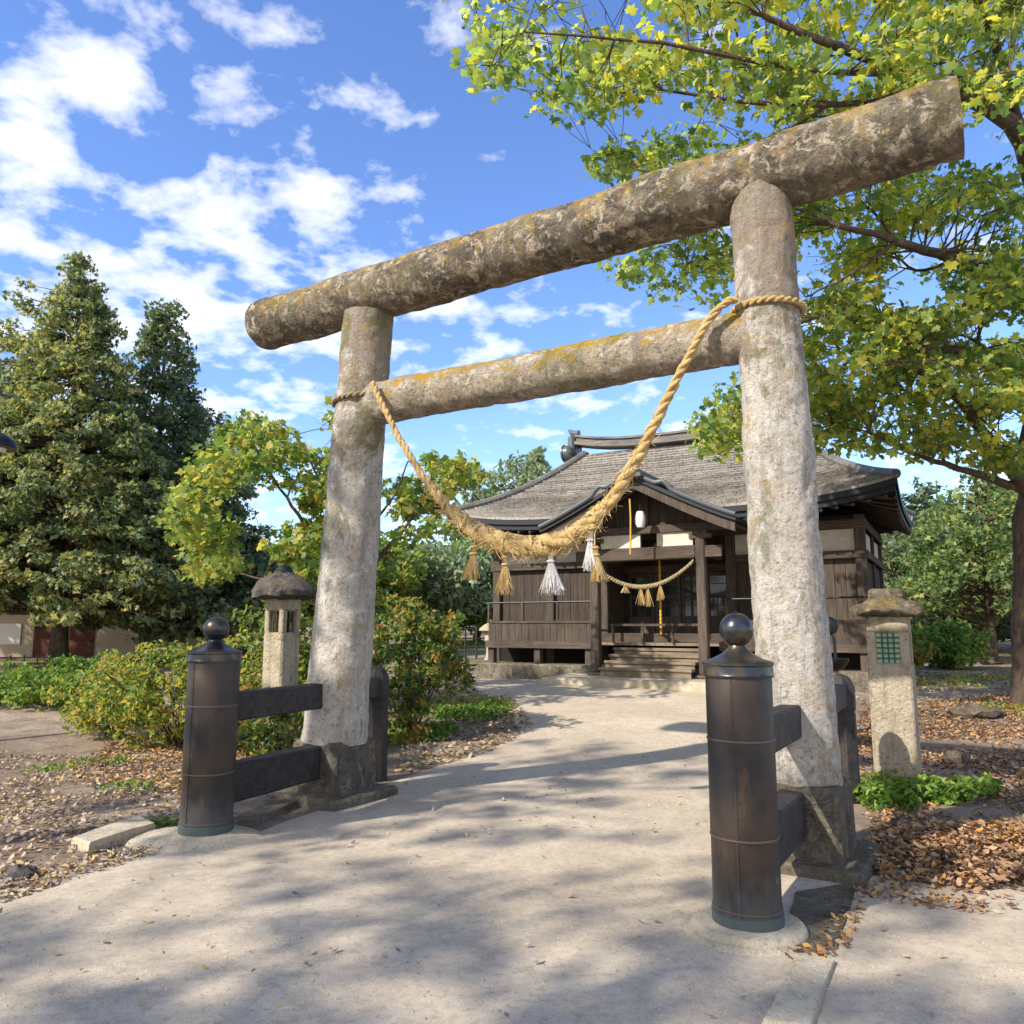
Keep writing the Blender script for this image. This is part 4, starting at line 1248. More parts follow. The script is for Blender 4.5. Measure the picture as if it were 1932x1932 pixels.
for k in range(2):
    zs = np.linspace(0, 1.72, 60); mb.tube([p - Z * z + 0.014 * (math.cos(z * 40 + k * 3.14) * su + math.sin(z * 40 + k * 3.14) * sv_) for z in zs], 0.016, 6)
mb.build("rope", M_gold, bell, smooth=True)
mb = MB(); mb.lathe([(0.02, 0.10), (0.09, 0.08), (0.115, 0.0), (0.09, -0.08), (0.02, -0.10)], p, 20); mb.build("bell", M_gold, bell, smooth=True)
a = shw(PCX - 0.93, PY - 0.13, 2.12); b = shw(PCX + 0.93, PY - 0.13, 2.20)
mr = thing("porch_rope", (a + b) / 2, "thin sagging straw rope strung between the two porch posts", "rope")
mb = MB(); ts = np.linspace(0, 1, 140)
for k in range(2):
    P = [a + (b - a) * t - Z * 0.40 * (1 - (2 * t - 1) ** 2) + 0.022 * (math.cos(t * 110 + k * 3.14) * Z + math.sin(t * 110 + k * 3.14) * sv_) for t in ts]
    mb.tube(P, 0.016 + 0.012 * (1 - np.abs(2 * ts - 1)), 6)
mb.build("twisted_rope", M_oldrope, mr, smooth=True)
for tq, ln in ((0.30, 0.16), (0.46, 0.34), (0.53, 0.36), (0.66, 0.30)):
    c = a + (b - a) * tq - Z * 0.40 * (1 - (2 * tq - 1) ** 2); mb = MB()
    for i in range(24):
        e = c - Z * ln * random.uniform(.85, 1.05) + su * random.gauss(0, 0.045) + sv_ * random.gauss(0, 0.03)
        mb.tube([c, (c + e) / 2, e], [0.008, 0.009, 0.005], 3, cap=False)
    mb.build("tassel", M_straw, mr)

# ================================================================== small things near the gate
def stone_block(name, label, cat, pts, h, mat, group=None, wob=0.012):
    """a slab from four ground corners"""
    P = [np.array(q) for q in pts]; c = sum(P) / 4
    mb = MB(); lo = [q * [1, 1, 0] + [0, 0, c[2] - 0.10] for q in P]; hi = [c * [1, 1, 0] + (q - c) * [0.96, 0.96, 0] + [0, 0, c[2] + h] for q in P]; md = [q * [1, 1, 0] + [0, 0, c[2] + h - 0.015] for q in P]

    def sub(r4, n=6):
        out = []
        for i in range(4):
            for k in range(n): out.append(r4[i] + (r4[(i + 1) % 4] - r4[i]) * k / n)
        return out
    L0, L1, L2 = sub(lo), sub(md), sub(hi); m = len(L0)
    fs = [tuple(range(2 * m, 3 * m))]
    for r_ in range(2):
        for k in range(m): fs.append((r_ * m + k, r_ * m + (k + 1) % m, (r_ + 1) * m + (k + 1) % m, (r_ + 1) * m + k))
    mb.add(L0 + L1 + L2, fs); mb.wobble(wob, 6, c[0])
    o = mb.build(name, mat, smooth=True, sharp=35)
    return tag(o, label, cat, group)


stone_block("kerb_stone", "short pale kerb stone lying in the leaf litter left of the farther post", "kerb stone", [G(132, 1600), G(165, 1612), G(292, 1572), G(262, 1556)], 0.07, M_concrete)
stone_block("edging_slab", "pale flat edging slab at the bottom right of the path before the nearer post", "edging slab", [G(1440, 1945), G(1530, 1960), G(1576, 1822), G(1502, 1815)], 0.034, M_concrete, wob=0.010)
stone_block("edging_slab", "dark edging slab between the nearer post and right pillar plinth", "edging slab", [G(1470, 1800), G(1580, 1800), G(1622, 1668), G(1500, 1690)], 0.022, M_plinth, wob=0.008)
stone_block("edging_slab", "low stone kerb edge under the left pillar railing", "edging slab", [G(430, 1560), G(452, 1572), G(600, 1505), G(575, 1497)], 0.05, M_plinth, wob=0.01)


def rock(px, py, r, label, mat=M_rock, sq=(1, .8, .55), seed=0):
    p = G(px, py); mb = MB()
    vs = []; n = 16; m = 10
    mb.lathe([(r * math.sin(a), -r * math.cos(a)) for a in np.linspace(0.05, math.pi - 0.05, m)], (0, 0, 0), n)
    mb.v = [(v[0] * sq[0], v[1] * sq[1], v[2] * sq[2]) for v in mb.v]; mb.wobble(r * 0.35, 1.6 / r, seed)
    mb.v = [(v[0] + p[0], v[1] + p[1], v[2] + p[2] + r * sq[2] * 0.35) for v in mb.v]
    return tag(mb.build("rock", mat, smooth=True), label, "rock", "loose rocks on the ground")


rock(42, 1655, 0.085, "small grey rock at the path edge by the bottom left corner", M_greycap, seed=2)
rock(1805, 1440, 0.17, "dark brown rock among fallen leaves right of the pale lantern", seed=5)
rock(1840, 1352, 0.30, "flat brown rock mound in front of the right tree trunk", sq=(1.2, .8, .4), seed=9)
rock(1215, 1289, 0.001, "x", seed=1) if False else None

# black iron stand behind the right pillar
p = at(1571, 1290, 10.2); p[2] = T(p[0], p[1])
st = thing("iron_stand", p, "dark iron water stand half hidden behind the right stone pillar", "iron stand")
mb = MB(); mb.lathe([(0.11, -0.05), (0.10, 0.0), (0.075, 0.05), (0.07, 0.75), (0.09, 0.79), (0.05, 0.80)], p, 14); mb.build("post", M_lantern, st, smooth=True)
mb = MB(); mb.lathe([(0.10, 0.80), (0.16, 0.84), (0.21, 0.92), (0.215, 0.95), (0.19, 0.945), (0.05, 0.90)], p, 24); mb.build("bowl", M_black, st, smooth=True)
mb = MB(); mb.tube([p + Z * 0.9 + U * 0.05, p + Z * 1.18 + U * 0.05, p + Z * 1.28 + U * 0.02], [0.022, 0.02, 0.02], 8)
mb.lathe([(0.01, 1.24), (0.09, 1.27), (0.115, 1.35), (0.10, 1.43), (0.03, 1.47)], p, 16, 0.5); mb.build("spout", M_black, st, smooth=True)

# distant fences
def fence(name, a, b, h, n, label, mat, rails, rpost=0.02):
    root = thing(name, a, label, "fence"); d = b - a
    for k in range(n + 1):
        q = a + d * k / n; q[2] = T(q[0], q[1]); mb = MB(); mb.tube([q - Z * 0.1, q + Z * h], rpost, 8); mb.build("fence_post", mat, root, smooth=True)
    mb = MB()
    for z in rails:
        mb.tube([np.array([*(a + d * t)[:2], T(*(a + d * t)[:2]) + z]) for t in np.linspace(0, 1, 8)], rpost * 0.7, 6)
    mb.build("fence_rail", mat, root, smooth=True)
    return root


fence("metal_fence", at(-140, 1290, 15.0), at(92, 1290, 15.4), 0.52, 9, "thin dark metal fence in front of the pale house at far left", M_black, (0.10, 0.48), 0.014)
fence("wooden_fence", at(836, 1220, 24.0), at(960, 1220, 24.6), 0.95, 6, "dark slender rail fence on the grass left of the shrine", M_blackwood, (0.35, 0.62, 0.9), 0.03)
p = at(925, 1222, 22.5); p[2] = T(p[0], p[1])
sl_ = thing("small_stone_lantern", p, "small pale mushroom-shaped stone lantern beside the shrine's left wall", "stone lantern")
mb = MB(); mb.lathe([(0.2, -0.05), (0.17, 0.10), (0.12, 0.16), (0.10, 0.55), (0.16, 0.60), (0.14, 0.88)], p, 12); mb.build("shaft", M_lantern, sl_, smooth=True)
mb = MB(); mb.lathe([(0.12, 0.87), (0.32, 0.89), (0.30, 0.95), (0.16, 1.06), (0.06, 1.10), (0.05, 1.17), (0.01, 1.2)], p, 12); mb.build("cap", M_lantern, sl_, smooth=True)

# street lamp whose dark shade shows at the left edge
p = at(-112, 1400, 9.6); p[2] = T(p[0], p[1]); zt = at(0, 838, 9.6)[2]
lamp = thing("street_lamp", p, "street lamp whose dark dome shade pokes in at the left edge", "street lamp")
mb = MB(); mb.tube([p - Z * 0.1, p * [1, 1, 0] + Z * (zt + 0.15)], 0.045, 12)
mb.tube([p * [1, 1, 0] + Z * (zt + 0.13), p * [1, 1, 0] + Z * (zt + 0.30) + np.array([0.18, 0, 0]), p * [1, 1, 0] + Z * (zt + 0.12) + np.array([0.33, 0, 0])], 0.022, 8); mb.build("post", M_black, lamp, smooth=True)
mb = MB(); mb.lathe([(0.22, -0.05), (0.225, -0.03), (0.20, 0.04), (0.13, 0.10), (0.05, 0.14), (0.02, 0.17)], p * [1, 1, 0] + Z * zt + np.array([0.33, 0, 0]), 24); mb.build("shade", M_black, lamp, smooth=True)
mb = MB(); mb.lathe([(0.02, -0.10), (0.10, -0.08), (0.12, -0.02), (0.05, 0.0)], p * [1, 1, 0] + Z * zt + np.array([0.33, 0, 0]), 18); mb.build("globe", M_white, lamp, smooth=True)


# house behind the big tree at left
def house():
    c = at(120, 1262, 25.5); c[2] = T(c[0], c[1]) - 0.05
    rz = R(6)
    root = thing("house", c, "low pale house with dark roof and red-brown doors behind the left trees", "house", rz=rz)
    def hb(nm, x0, x1, y0, y1, z0, z1, m, par=None):
        mb = MB(); sb(mb, x0, x1, y0, y1, z0, z1); return mb.build(nm, m, par or root, world=False)
    M_hw = NT("beige_house_wall").finish((0.48, 0.40, 0.31), 0.9)
    M_red = mat_wood("red_brown_door", (0.10, 0.035, 0.025), (0.17, 0.07, 0.05))
    M_hr = NT("dark_house_roof").finish((0.07, 0.07, 0.08), 0.6)
    hb("wall", -6, 4.2, 0, 5, 0, 2.5, M_hw)
    for x0, x1 in ((-0.95, 0.05), (0.12, 0.85)):
        d = hb("door", x0, x1, -0.05, -0.004, 0.05, 1.02, M_red); hb("handle", x1 - 0.12, x1 - 0.06, -0.075, -0.052, 0.5, 0.6, M_black, d)
    f = hb("window", 0.9, 3.0, -0.06, -0.004, 1.15, 2.3, M_blackwood); hb("pane", 1.0, 2.9, -0.075, -0.062, 1.25, 2.2, M_glass, f)
    f = hb("window", -4.3, -2.6, -0.06, -0.004, 0.9, 1.9, M_blackwood); hb("pane", -4.2, -2.7, -0.075, -0.062, 1.0, 1.8, M_glass, f)
    hb("notice_board", -2.15, -1.35, -0.05, -0.004, 0.45, 1.1, M_white)
    mb = MB(); mb.add([(-6.6, -0.8, 2.45), (4.8, -0.8, 2.45), (4.8, 5.8, 2.45), (-6.6, 5.8, 2.45), (-5, 2.5, 4.2), (3.2, 2.5, 4.2), (-6.6, -0.8, 2.32), (4.8, -0.8, 2.32), (4.8, 5.8, 2.32), (-6.6, 5.8, 2.32)],
                      [(0, 1, 5, 4), (1, 2, 5), (2, 3, 4, 5), (3, 0, 4), (6, 7, 1, 0), (7, 8, 2, 1), (8, 9, 3, 2), (9, 6, 0, 3), (9, 8, 7, 6)])
    mb.build("roof", M_hr, root, world=False)


house()

# ================================================================== trees
def ellip_clumps(c, rad, n, seed, shell=0.55, lump=0.35, zmin=-1.0):
    r = np.random.default_rng(seed); out = []
    while len(out) < n:
        d = r.normal(size=3); d /= np.linalg.norm(d)
        if d[2] < zmin: continue
        k = shell + (1 - shell) * r.random() ** 0.6
        k *= 1 + lump * mnoise.noise(tuple(d * 1.7 + seed))
        out.append(np.array(c) + d * k * np.array(rad))
    return np.array(out)


def conifer_clumps(base, h, rmax, n, seed, z0=0.16, power=0.8, spires=()):
    r = np.random.default_rng(seed); out = []
    tops = [(0, 0, h, rmax, 1.0)] + list(spires)
    wts = np.array([t[4] for t in tops]); wts = wts / wts.sum()
    for i in range(n):
        ox, oy, hh, rm, _ = tops[r.choice(len(tops), p=wts)]
        t = 1 - r.random() ** 0.62 * (1 - z0); t = z0 + (1 - z0) * (1 - math.sqrt(r.random()))
        R_ = rm * ((1 - t) / (1 - z0)) ** power + 0.08
        a = r.uniform(0, 2 * math.pi)
        R_ *= 1 + 0.30 * mnoise.noise((math.cos(a) * 1.5 + seed, math.sin(a) * 1.5, t * 7)) + 0.10 * math.sin(t * 40)
        q = R_ * (0.45 + 0.55 * r.random() ** 0.5)
        out.append(np.array(base) + np.array([ox + q * math.cos(a), oy + q * math.sin(a), t * hh]))
    return np.array(out)


# big olive tree left
p = G(105, 1260); hgt = at(160, 492, p[1])[2] - p[2]
dxs = at(150, 492, p[1])[0] - p[0]
cl = conifer_clumps(p, hgt * 1.03, 3.3, 1600, 3, 0.17, 1.05, [(dxs - 1.5, 0.3, hgt * 0.97, 2.3, 0.30), (1.9, -0.6, hgt * 0.62, 2.2, 0.2), (-2.2, -0.8, hgt * 0.74, 2.4, 0.25)])
cl[:, 0] += dxs * 0.8 * ((cl[:, 2] - p[2]) / hgt)
make_tree("conifer_tree", "huge olive-green cone-shaped tree on a straight trunk at far left", "tree", p,
          [([p, p + [0.1, 0, 2.5], p + [dxs * .5, 0, hgt * 0.6], p + [dxs * .8, 0, hgt * 0.97]], 0.22, 0.03)], cl, 0.36, 52, 0.105, 'spray', L_coni, flat=0.5, up=0.45, twig_r=0.014, seed=3)
p = at(272, 1262, 22.5); p[2] = T(p[0], p[1]); hgt = at(250, 575, 22.5)[2] - p[2]
cl = conifer_clumps(p, hgt * 1.03, 2.7, 1150, 8, 0.10, 0.95, [(1.9, -0.3, hgt * 0.70, 1.9, 0.35)])
make_tree("conifer_tree", "dark blue-green conifer standing just right of the huge olive tree", "tree", p,
          [([p, p + [0, 0, 3], p + [0, 0, hgt * .96]], 0.2, 0.03)], cl, 0.42, 48, 0.12, 'spray', L_dark, flat=0.55, up=0.45, twig_r=0.014, seed=8)

# mid tree behind the left pillar
def px_clumps(polys, n, seed, dmin, dmax, gap=-0.22):
    """clump centres filling outlines seen from the gate, spread through a real depth range"""
    r = np.random.default_rng(seed); out = []
    for (poly, w) in polys:
        P = np.array(poly, float); x0, y0 = P.min(0); x1, y1 = P.max(0); k = 0; tries = 0
        while k < n * w and tries < 200000:
            tries += 1
            x, y = r.uniform(x0, x1), r.uniform(y0, y1); ins = False; j = len(P) - 1
            for i in range(len(P)):
                if (P[i, 1] > y) != (P[j, 1] > y) and x < (P[j, 0] - P[i, 0]) * (y - P[i, 1]) / (P[j, 1] - P[i, 1]) + P[i, 0]: ins = not ins
                j = i
            if not ins: continue
            if mnoise.noise((x * 0.009, y * 0.012, seed)) < gap: continue
            out.append(at(x, y, r.uniform(dmin, dmax))); k += 1
    return np.array(out)


p = at(715, 1320, 11.6); p[2] = T(p[0], p[1])
A = lambda x, y, d: at(x, y, d)
limbs = [([p, A(700, 1180, 11.6), A(668, 1060, 11.6), A(640, 960, 11.6)], 0.10, 0.04),
         ([A(690, 1130, 11.6), A(600, 1020, 11.3), A(540, 940, 11.2), A(490, 860, 11.3)], 0.05, 0.012),
         ([A(680, 1090, 11.6), A(760, 1000, 11.8), A(820, 920, 12.0)], 0.045, 0.012),
         ([A(650, 990, 11.6), A(600, 900, 11.8), A(560, 820, 12.0)], 0.035, 0.01),
         ([A(700, 1160, 11.6), A(620, 1130, 10.9), A(520, 1100, 10.8), A(440, 1080, 11.0)], 0.04, 0.01),
         ([A(660, 1040, 11.6), A(740, 940, 11.2), A(770, 870, 11.2)], 0.03, 0.01)]
cl = px_clumps([([(350, 900), (440, 790), (520, 790), (640, 740), (700, 820), (790, 850), (905, 880), (900, 980), (780, 1010), (740, 1060), (600, 1120), (360, 1090), (300, 1010)], 1.0)], 250, 21, 10.6, 13.4, -0.08)
make_tree("maple_tree", "slender yellow-green tree with open crown behind the left stone pillar", "tree", p, limbs, cl, 0.30, 30, 0.085, 'maple', L_mid, flat=0.5, up=0.5, twig_r=0.010, subtwigs=2, seed=21, reach=1.35, sub=22)

# trees right
p = G(1950, 1330)
limbs = [([p, A(1940, 1120, 12.1), A(1938, 930, 12.1), A(1942, 800, 12.0), A(1950, 640, 11.8), A(1965, 420, 11.6)], 0.22, 0.10),
         ([A(1938, 930, 12.1), A(1880, 850, 11.6), A(1800, 745, 11.0), A(1730, 700, 10.6), A(1650, 680, 10.2)], 0.115, 0.028),
         ([A(1938, 925, 12.1), A(1830, 890, 11.8), A(1720, 855, 11.2), A(1640, 815, 10.6)], 0.08, 0.018),
         ([A(1945, 700, 11.9), A(1860, 665, 11), A(1760, 660, 10.2), A(1640, 610, 9.6), A(1540, 600, 9.2)], 0.095, 0.022),
         ([A(1955, 590, 11.8), A(1900, 545, 10.8), A(1800, 490, 9.8), A(1690, 455, 9), A(1580, 425, 8.5)], 0.13, 0.03),
         ([A(1690, 455, 9), A(1600, 520, 8.8), A(1520, 560, 8.8)], 0.03, 0.01),
         ([A(1965, 430, 11.6), A(1930, 270, 10.2), A(1830, 190, 8.8), A(1700, 140, 8), A(1560, 80, 7.6), A(1440, 30, 7.4)], 0.16, 0.028),
         ([A(1830, 190, 8.8), A(1700, 190, 8.2), A(1560, 200, 8), A(1400, 190, 7.8), A(1250, 170, 7.6)], 0.06, 0.015),
         ([A(1700, 140, 8), A(1500, 130, 7.6), A(1300, 90, 7.2), A(1120, 70, 7.0), A(990, 60, 6.9)], 0.04, 0.008),
         ([A(1930, 270, 10.2), A(1880, 80, 9), A(1800, -80, 8)], 0.09, 0.03),
         ([A(1965, 420, 11.6), A(2150, 200, 11), A(2350, 0, 10.5)], 0.12, 0.03),
         ([A(1950, 640, 11.8), A(2150, 560, 12), A(2300, 430, 12.3)], 0.10, 0.03),
         ([A(1960, 520, 11.8), A(2000, 300, 12.8), A(2010, 60, 13.6)], 0.10, 0.03),
         ([A(1560, 200, 8), A(1420, 290, 8.2), A(1300, 330, 8.2), A(1200, 320, 8.2)], 0.025, 0.008)]
cl1 = px_clumps([([(890, 0), (905, 60), (900, 150), (1000, 175), (1090, 210), (1180, 235), (1300, 230), (1420, 240), (1600, 240), (1800, 260), (1990, 240), (2060, -300), (1500, -260), (1000, -120)], 1.0)], 430, 31, 7.2, 9.8, -0.14)
cl2 = px_clumps([([(1120, 320), (1200, 255), (1330, 250), (1480, 290), (1900, 260), (2000, 700), (1900, 760), (1600, 700), (1520, 660), (1400, 600), (1330, 560), (1180, 560), (1165, 500), (1300, 430), (1240, 380)], 1.0)], 390, 33, 8.8, 11.4, -0.12)
cl3 = px_clumps([([(1330, 760), (1420, 700), (1560, 640), (1700, 720), (1900, 720), (1960, 900), (1840, 880), (1720, 850), (1620, 850), (1540, 840), (1480, 820), (1400, 870), (1330, 850)], 1.0), ([(1500, 640), (1700, 600), (1990, 640), (1990, 900), (1800, 870), (1620, 820), (1520, 800)], 0.7)], 140, 35, 10.2, 12.6, -0.16)
cl4 = px_clumps([([(1990, -100), (2400, -200), (2500, 500), (2300, 800), (1990, 760)], 1.0)], 200, 37, 9.5, 14.0)
cl = np.concatenate([cl1, cl2, cl3, cl4])
make_tree("maple_tree", "large maple at right whose yellow-green leaves overhang the torii beam", "tree", p, limbs, cl, 0.40, 31, 0.074, 'maple', L_maple, flat=0.42, up=0.45, twig_r=0.013, subtwigs=2, seed=31, svar=0.45, reach=1.9, sub=70)


def round_tree(px, d, top, rx, n, label, lmat, seed, name="broadleaf_tree", group=None, trunk_r=0.16, zc=0.6, kind='oval', ls=0.16, per=26, clr=0.55, ry=None, py=1240):
    p = at(px, py, d); p[2] = T(p[0], p[1]); H = at(px, top, d)[2] - p[2]
    c = p + np.array([0, 0, H * zc]); rz = H * (1 - zc)
    cl = ellip_clumps(c, (rx, ry or rx, rz), n, seed, 0.4, 0.5, -0.85)
    r = np.random.default_rng(seed); limbs = [([p, p + [0.1, 0, H * .3], p + [0, 0.1, H * .62], p + [0, 0, H * .88]], trunk_r, 0.03)]
    for k in range(7):
        a = k * 2.4 + seed; s = p + np.array([0, 0, H * (0.28 + 0.07 * k)])
        limbs.append(([s, s + np.array([math.cos(a) * rx * .45, math.sin(a) * rx * .45, H * .08]), s + np.array([math.cos(a) * rx * .8, math.sin(a) * rx * .8, H * .2])], trunk_r * 0.4, 0.02))
    return make_tree(name, label, "tree", p, limbs, cl, clr, per, ls, kind, lmat, group, flat=0.6, up=0.45, twig_r=0.016, seed=seed)


def cone_tree(px, d, top, rmax, n, label, lmat, seed, group=None, py=1240, z0=0.15, per=26, ls=0.2, power=0.8, tr=0.16):
    p = at(px, py, d); p[2] = T(p[0], p[1]); H = at(px, top, d)[2] - p[2]
    cl = conifer_clumps(p, H, rmax, n, seed, z0, power)
    return make_tree("conifer_tree", label, "tree", p, [([p, p + [0.05, 0, H * .4], p + [0, 0, H * .96]], tr, 0.03)], cl, 0.5, per, ls, 'spray', lmat, group, flat=0.5, up=0.5, twig_r=0.016, seed=seed)


GT = "trees in the grounds behind the shrine"
cone_tree(1870, 22, 880, 2.7, 270, "green layered tree with brown trunk left of the right maple trunk", L_wood, 41, GT, z0=0.26, tr=0.20, ls=0.11, per=36, power=0.85)
round_tree(1795, 27, 960, 2.2, 230, "slim dark green tree between the shrine corner and the layered tree", L_dark, 51, group=GT, ls=0.15, clr=0.5, trunk_r=0.13, zc=0.66)
round_tree(1945, 31, 905, 3.0, 300, "tall mid-green tree at the back, seen past the right maple trunk", L_coni, 52, group=GT, ls=0.12, per=40, clr=0.5, trunk_r=0.15, zc=0.64)
round_tree(1700, 34, 975, 2.4, 240, "pale green tree at the back beside the shrine's right wall", L_far, 53, group=GT, ls=0.18, clr=0.55, trunk_r=0.12, zc=0.66)
cone_tree(1765, 30, 905, 2.8, 480, "green conifer just right of the upturned shrine eave", L_dark, 42, GT, z0=0.08)
round_tree(2090, 24, 860, 3.0, 300, "yellow-green tree at the right edge behind the maple trunk", L_mid, 43, group=GT, ls=0.11, per=44)
cone_tree(1660, 38, 985, 3.2, 420, "dark distant conifer hugging the right wall of the shrine", L_dark, 44, GT, z0=0.05)
cone_tree(1015, 46, 835, 2.6, 380, "pale pointed tree rising behind the shrine roof, left of the ridge ornament", L_far, 45, GT, z0=0.05, ls=0.26)
round_tree(945, 44, 885, 3.2, 320, "pale rounded tree at the left end of the shrine roof", L_far, 46, group=GT, ls=0.26, clr=0.7)
round_tree(800, 34, 1020, 3.4, 380, "green bushy tree beyond the lawn left of the shrine", L_far, 47, group=GT, ls=0.22, clr=0.7)
round_tree(640, 30, 1010, 3.2, 360, "green bushy tree far behind the left stone pillar", L_mid, 48, group=GT, ls=0.2, clr=0.65)
round_tree(455, 27, 1010, 3.0, 360, "dark green tree behind the hexagonal capped lantern", L_dark, 49, group=GT, ls=0.18, clr=0.6)
round_tree(-120, 24, 700, 3.4, 420, "dark tree at the far left edge beside the huge olive tree", L_coni, 50, group=GT, ls=0.18, clr=0.6)
round_tree(900, 36, 1010, 2.6, 260, "low green tree beside the left end of the shrine hall", L_green, 51, group=GT, ls=0.2, clr=0.6, zc=0.5)

# far wood that closes the view all round
rr_ = np.random.default_rng(77); pos = []
for i in range(900):
    a = rr_.uniform(R(-62), R(62)); d = rr_.uniform(52, 78); hh = rr_.uniform(0.2, 1.0) ** 0.8 * (4.2 + 2.0 * mnoise.noise((a * 9, 0, 4)))
    pos.append((d * math.sin(a), d * math.cos(a), 0.6 + hh))
P_, N_, S_ = leaves_for(np.array(pos), 1.3, 46, 0.42, 0.7, 0.4, rr_)
tag(leaf_mesh("distant_woods", P_, N_, S_, 'spray', L_far, None, rr_), "haze-coloured green wood closing the view behind everything", "woods", kind='stuff')

# trees out of view behind the viewer's left shoulder: their shade dapples the path
def shade_tree(x, y, H, rx, n, seed, label):
    p = np.array([x, y, 0.0]); c = p + [0, 0, H * 0.66]
    cl = ellip_clumps(c, (rx, rx * .8, H * .26), n, seed, 0.1, 0.6)
    limbs = [([p, p + [0.1, 0, H * .35], p + [0, 0, H * .85]], 0.16, 0.03)]
    for k in range(8):
        a = k * 0.785 + seed; s = p + np.array([0, 0, H * (0.36 + 0.04 * k)])
        limbs.append(([s, s + np.array([math.cos(a) * rx * .5, math.sin(a) * rx * .5, H * .1]), s + np.array([math.cos(a) * rx * .9, math.sin(a) * rx * .9, H * .18])], 0.045, 0.01))
    make_tree("shade_tree", label, "tree", p, limbs, cl, 0.30, 24, 0.085, 'maple', L_maple, "trees whose shade falls on the path", flat=0.5, up=0.6, twig_r=0.015, seed=seed)


shade_tree(-7.6, -2.2, 9.0, 3.7, 330, 61, "broadleaf tree out of view left of the path, dappling its near stretch")
shade_tree(-3.2, -5.6, 8.5, 3.3, 190, 62, "broadleaf tree out of view behind the viewer, dappling the bottom right ground")
shade_tree(-6.9, 3.2, 8.8, 2.6, 95, 63, "broadleaf tree out of view at left, dappling the path beyond the gate")

# ================================================================== shrubs and ground plants
def shrub(p, rad, n, label, lmat, seed, per=22, ls=0.05, kind='oval', group=None, name="shrub", clr=0.14, stems=14):
    r = np.random.default_rng(seed); p = np.array(p, float)
    root = thing(name, p, label, "shrub" if name == "shrub" else "plant", group)
    mb = MB()
    cl = ellip_clumps(p + [0, 0, rad[2] * 0.55], (rad[0], rad[1], rad[2] * 0.55), n, seed, 0.45, 0.5)
    cl[:, 2] = np.maximum(cl[:, 2], p[2] + 0.03)
    for k in range(stems):
        e = cl[r.integers(0, n)]; s = p + np.array([r.normal(0, .08) * rad[0], r.normal(0, .08) * rad[1], -0.03])
        P = curve_pts([s, (s + e) / 2 + r.normal(size=3) * 0.05 + [0, 0, .04], e], 6)
        mb.tube(P, np.linspace(0.012, 0.004, len(P)), 4, cap=False)
    mb.build("stems", M_twig, root, smooth=True)
    pos, nr, sz = leaves_for(cl, clr, per, ls, 0.7, 0.4, r); leaf_mesh("foliage", pos, nr, sz, kind, lmat, root, r)
    return root


GS = "shrubs around the gate"
q = at(545, 1400, 8.25); q[2] = T(q[0], q[1])
shrub(q, (0.55, 0.32, 0.74), 110, "low rust-leaved shrub hiding the foot of the hexagonal capped lantern", L_darkshrub, 16, group=GS)
shrub(G(340, 1410), (1.05, 0.75, 1.15), 230, "yellow-green and rust autumn shrub behind the farther black post", L_shrub, 1, group=GS)
shrub(G(215, 1390), (0.75, 0.55, 0.80), 140, "smaller yellowing shrub at the left foot of the autumn shrub", L_shrub, 12, group=GS)
q = at(470, 1400, 9.6); q[2] = T(q[0], q[1])
shrub(q, (0.8, 0.6, 0.95), 140, "orange-tinged shrub just left of the hexagonal capped lantern", L_shrub, 2, group=GS)
q = at(640, 1390, 9.3); q[2] = T(q[0], q[1])
shrub(q, (0.6, 0.5, 0.6), 90, "low reddish shrub seen between the rails of the left railing", L_shrub, 13, group=GS)
q = at(775, 1330, 10.2); q[2] = T(q[0], q[1])
shrub(q, (0.70, 0.7, 1.75), 230, "tall dark green shrub with a few red leaves right of the left pillar", L_darkshrub, 3, group=GS, ls=0.06, per=24)
q = at(590, 1330, 12.0); q[2] = T(q[0], q[1])
shrub(q, (1.0, 0.6, 1.9), 230, "big mottled green shrub behind the left pillar and lantern", L_mid, 14, group=GS, ls=0.07, per=24, clr=0.2)
shrub(G(60, 1330), (1.2, 0.7, 0.5), 150, "low bright green shrub at the left edge below the fence", L_green, 4, group=GS, ls=0.06)
shrub(G(170, 1312), (0.9, 0.6, 0.55), 110, "low leafy green shrub at the foot of the huge olive tree", L_green, 15, group=GS, ls=0.06)
q = at(1785, 1222, 20); q[2] = T(q[0], q[1])
shrub(q, (0.9, 0.8, 1.1), 150, "round green shrub on the lawn right of the pale lantern", L_green, 5, group=GS, ls=0.10, clr=0.22)
q = at(1690, 1228, 19); q[2] = T(q[0], q[1])
shrub(q, (0.7, 0.6, 0.8), 100, "dark green shrub peeping behind the pale lantern cap", L_darkshrub, 6, group=GS, ls=0.09, clr=0.22)


def ground_cover(spots, n, ls, hmax, lmat, label, seed, kind='oval', up=0.5):
    """low leaves covering patches of ground; spots = (px,py,rx,ry)"""
    r = np.random.default_rng(seed); pos = []
    for (px, py, rx, ry, w) in spots:
        c = G(px, py)
        for i in range(int(n * w)):
            a = r.uniform(0, 2 * math.pi); q = math.sqrt(r.random()) * (0.7 + 0.5 * mnoise.noise((math.cos(a) * 2 + seed, math.sin(a) * 2, px * .01)))
            x = c[0] + rx * q * math.cos(a); y = c[1] + ry * q * math.sin(a)
            pos.append((x, y, T(x, y) + 0.01 + hmax * (1 - 0.75 * q) * r.random()))
    pos = np.array(pos); m = len(pos)
    nr = r.normal(size=(m, 3)) * (1 - up); nr[:, 2] += up
    o = leaf_mesh("ground_cover", pos, nr, ls * r.uniform(0.6, 1.3, m), kind, lmat, None, r)
    return tag(o, label, "ground cover", kind='stuff')


